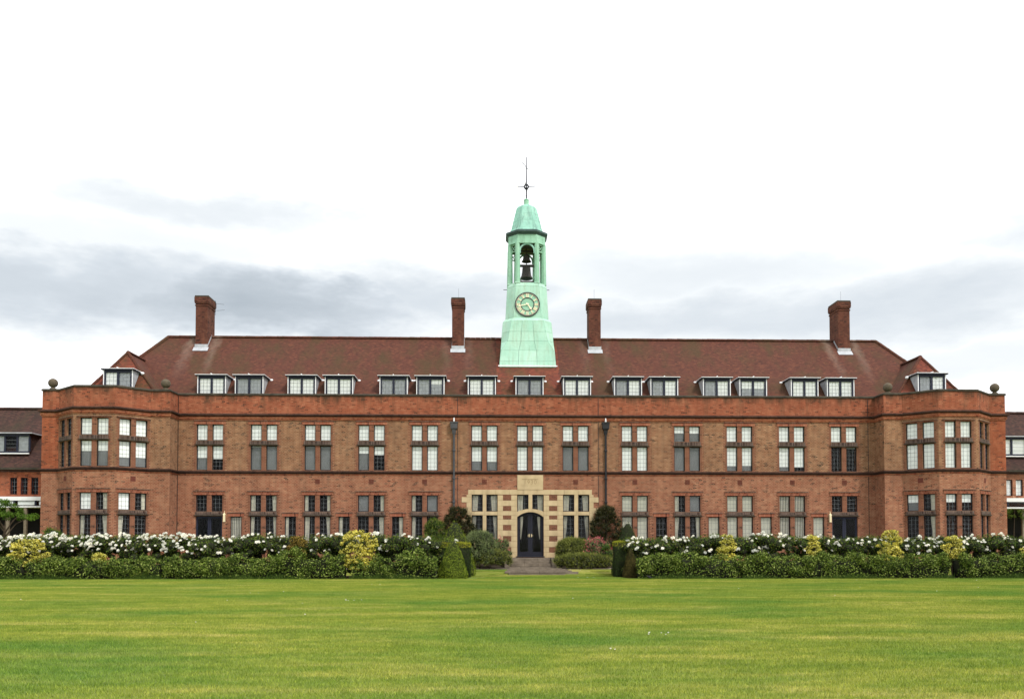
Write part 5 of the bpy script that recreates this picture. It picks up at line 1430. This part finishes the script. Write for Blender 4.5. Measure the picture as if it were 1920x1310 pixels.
# ------------------------------------------------------------------ blackbird on the lawn edge
bx, _ = at(1218, 1083, -9.95)
bird = thing('blackbird', 'small blackbird standing on the lawn edge right of the small brown yew cone', 'bird', (bx, -9.95, 0))
b = MB(); rings = []
for (x, z, rx_, rz_) in ((-.17, .085, .006, .004), (-.10, .09, .022, .010), (-.055, .095, .035, .030), (0, .10, .046, .044), (.045, .112, .042, .044), (.07, .135, .030, .032), (.09, .158, .026, .027), (.112, .160, .018, .018), (.125, .158, .006, .006)):
    rings.append([(x, rx_*math.cos(t), z+rz_*math.sin(t)) for t in [2*math.pi*j/10 for j in range(10)]])
b.loft(rings).build('body', M['iron'], bird, smooth=True)
MB().tube([(.122, 0, .158), (.15, 0, .155)], [.007, .001], 5).build('beak', M['gold'], bird)
for s_ in (-1, 1): MB().tube([(.0, s_*.018, .065), (.01, s_*.02, .0)], .004, 4).build('leg', M['bark'], bird)
bird.rotation_euler = (0, 0, R(200))
# daisies scattered in the turf
P = []
for px, py, n, sp in ((664, 1127, 6, .25), (1235, 1193, 5, .2), (1078, 1063+14, 5, .3), (968, 1088, 4, .3), (1100, 1084, 6, .4), (500, 1112, 3, .5), (705, 1097, 3, .2), (1140, 1222, 2, .1), (1078, 1124, 2, .1)):
    dd = F*EYE/(py-1020)
    for i in range(n): P.append((CAMX+(px-914)/F*dd+rnd.uniform(-sp, sp), -50+dd+rnd.uniform(-sp, sp)))
for i in range(14): P.append((rnd.uniform(-22, 20), rnd.uniform(-34, -10)))
b = MB()
for x, y in P:
    r_ = rnd.uniform(.009, .015); zz = gz(y)+.055
    b.poly([(x+r_*math.cos(t), y+r_*math.sin(t)-0.0, zz+.3*r_*math.sin(t)) for t in [2*math.pi*j/7 for j in range(7)]])
    b.poly([(x+r_*math.cos(t), y-r_, zz+.4*r_+r_*.7*math.sin(t)) for t in [2*math.pi*j/7 for j in range(7)]])
o = b.build('daisies', M['petal']); tag(o, 'tiny white daisies scattered in the mown lawn', 'flowers', kind='stuff')

# ------------------------------------------------------------------ grass: instanced turf patches
def turf(nm, seed, S=1.0, n=2600):
    r_ = np.random.RandomState(seed)
    P = np.stack([r_.uniform(-S/2, S/2, n), r_.uniform(-S/2, S/2, n), np.zeros(n)], 1)
    a = r_.uniform(0, 6.28, n); h = r_.uniform(.022, .048, n); w_ = r_.uniform(.0028, .005, n)
    side = np.stack([np.cos(a), np.sin(a), np.zeros(n)], 1)*w_[:, None]
    lean = np.stack([r_.normal(0, .018, n), r_.normal(0, .018, n), h], 1)
    v = np.empty((n, 3, 3)); v[:, 0] = P-side; v[:, 1] = P+side; v[:, 2] = P+lean
    me = raw_mesh(nm, v.reshape(-1, 3), np.arange(n*3).reshape(-1, 3), M['blades'])
    return bpy.data.objects.new(nm, me)
pts = []; rot = []
y = -42.5
while y < -3.6:
    dist = y+50; hw = .62*dist+1.2
    x = CAMX-hw+.8
    while x < CAMX+hw+1.6:
        if y < -9.9 or (-3.25 < x < 3.75 and not (-1.7 < x < 2.4 and y > -5.8)): pts.append((x+.5, y+.5, gz(y+.5)-.002))
        x += 1.0
    y += 1.0
gm_ = bpy.data.meshes.new('grass'); gm_.from_pydata(pts, [], []); gm_.update()
gr = bpy.data.objects.new('grass', gm_); COL.objects.link(gr)
tag(gr, 'short mown green grass of the wide front lawn', 'grass', kind='stuff')
ng = bpy.data.node_groups.new('turf_scatter', 'GeometryNodeTree')
ng.interface.new_socket('Geometry', in_out='INPUT', socket_type='NodeSocketGeometry'); ng.interface.new_socket('Geometry', in_out='OUTPUT', socket_type='NodeSocketGeometry')
gi = ng.nodes.new('NodeGroupInput'); go = ng.nodes.new('NodeGroupOutput')
gg = ng.nodes.new('GeometryNodeGeometryToInstance')
for k in range(3):
    to = turf('turf_patch', 40+k)
    oi = ng.nodes.new('GeometryNodeObjectInfo'); oi.inputs['Object'].default_value = to; oi.inputs['As Instance'].default_value = True
    ng.links.new(oi.outputs['Geometry'], gg.inputs[0])
ip = ng.nodes.new('GeometryNodeInstanceOnPoints'); ip.inputs['Pick Instance'].default_value = True
ri = ng.nodes.new('FunctionNodeRandomValue'); ri.data_type = 'INT'
for s_ in ri.inputs:
    if s_.type == 'INT' and s_.name == 'Min': s_.default_value = 0
    if s_.type == 'INT' and s_.name == 'Max': s_.default_value = 2
rr = ng.nodes.new('FunctionNodeRandomValue'); rr.data_type = 'INT'
for s_ in rr.inputs:
    if s_.type == 'INT' and s_.name == 'Min': s_.default_value = 0
    if s_.type == 'INT' and s_.name == 'Max': s_.default_value = 3
    if s_.name == 'Seed': s_.default_value = 5
mu = ng.nodes.new('ShaderNodeMath'); mu.operation = 'MULTIPLY'; mu.inputs[1].default_value = math.pi/2
cx_ = ng.nodes.new('ShaderNodeCombineXYZ')
def outi(n): return [s for s in n.outputs if s.type == 'INT' and s.enabled][0]
ng.links.new(gi.outputs[0], ip.inputs['Points']); ng.links.new(gg.outputs[0], ip.inputs['Instance'])
ng.links.new(outi(ri), ip.inputs['Instance Index']); ng.links.new(outi(rr), mu.inputs[0]); ng.links.new(mu.outputs[0], cx_.inputs[2]); ng.links.new(cx_.outputs[0], ip.inputs['Rotation'])
ng.links.new(ip.outputs[0], go.inputs[0])
md = gr.modifiers.new('scatter', 'NODES'); md.node_group = ng
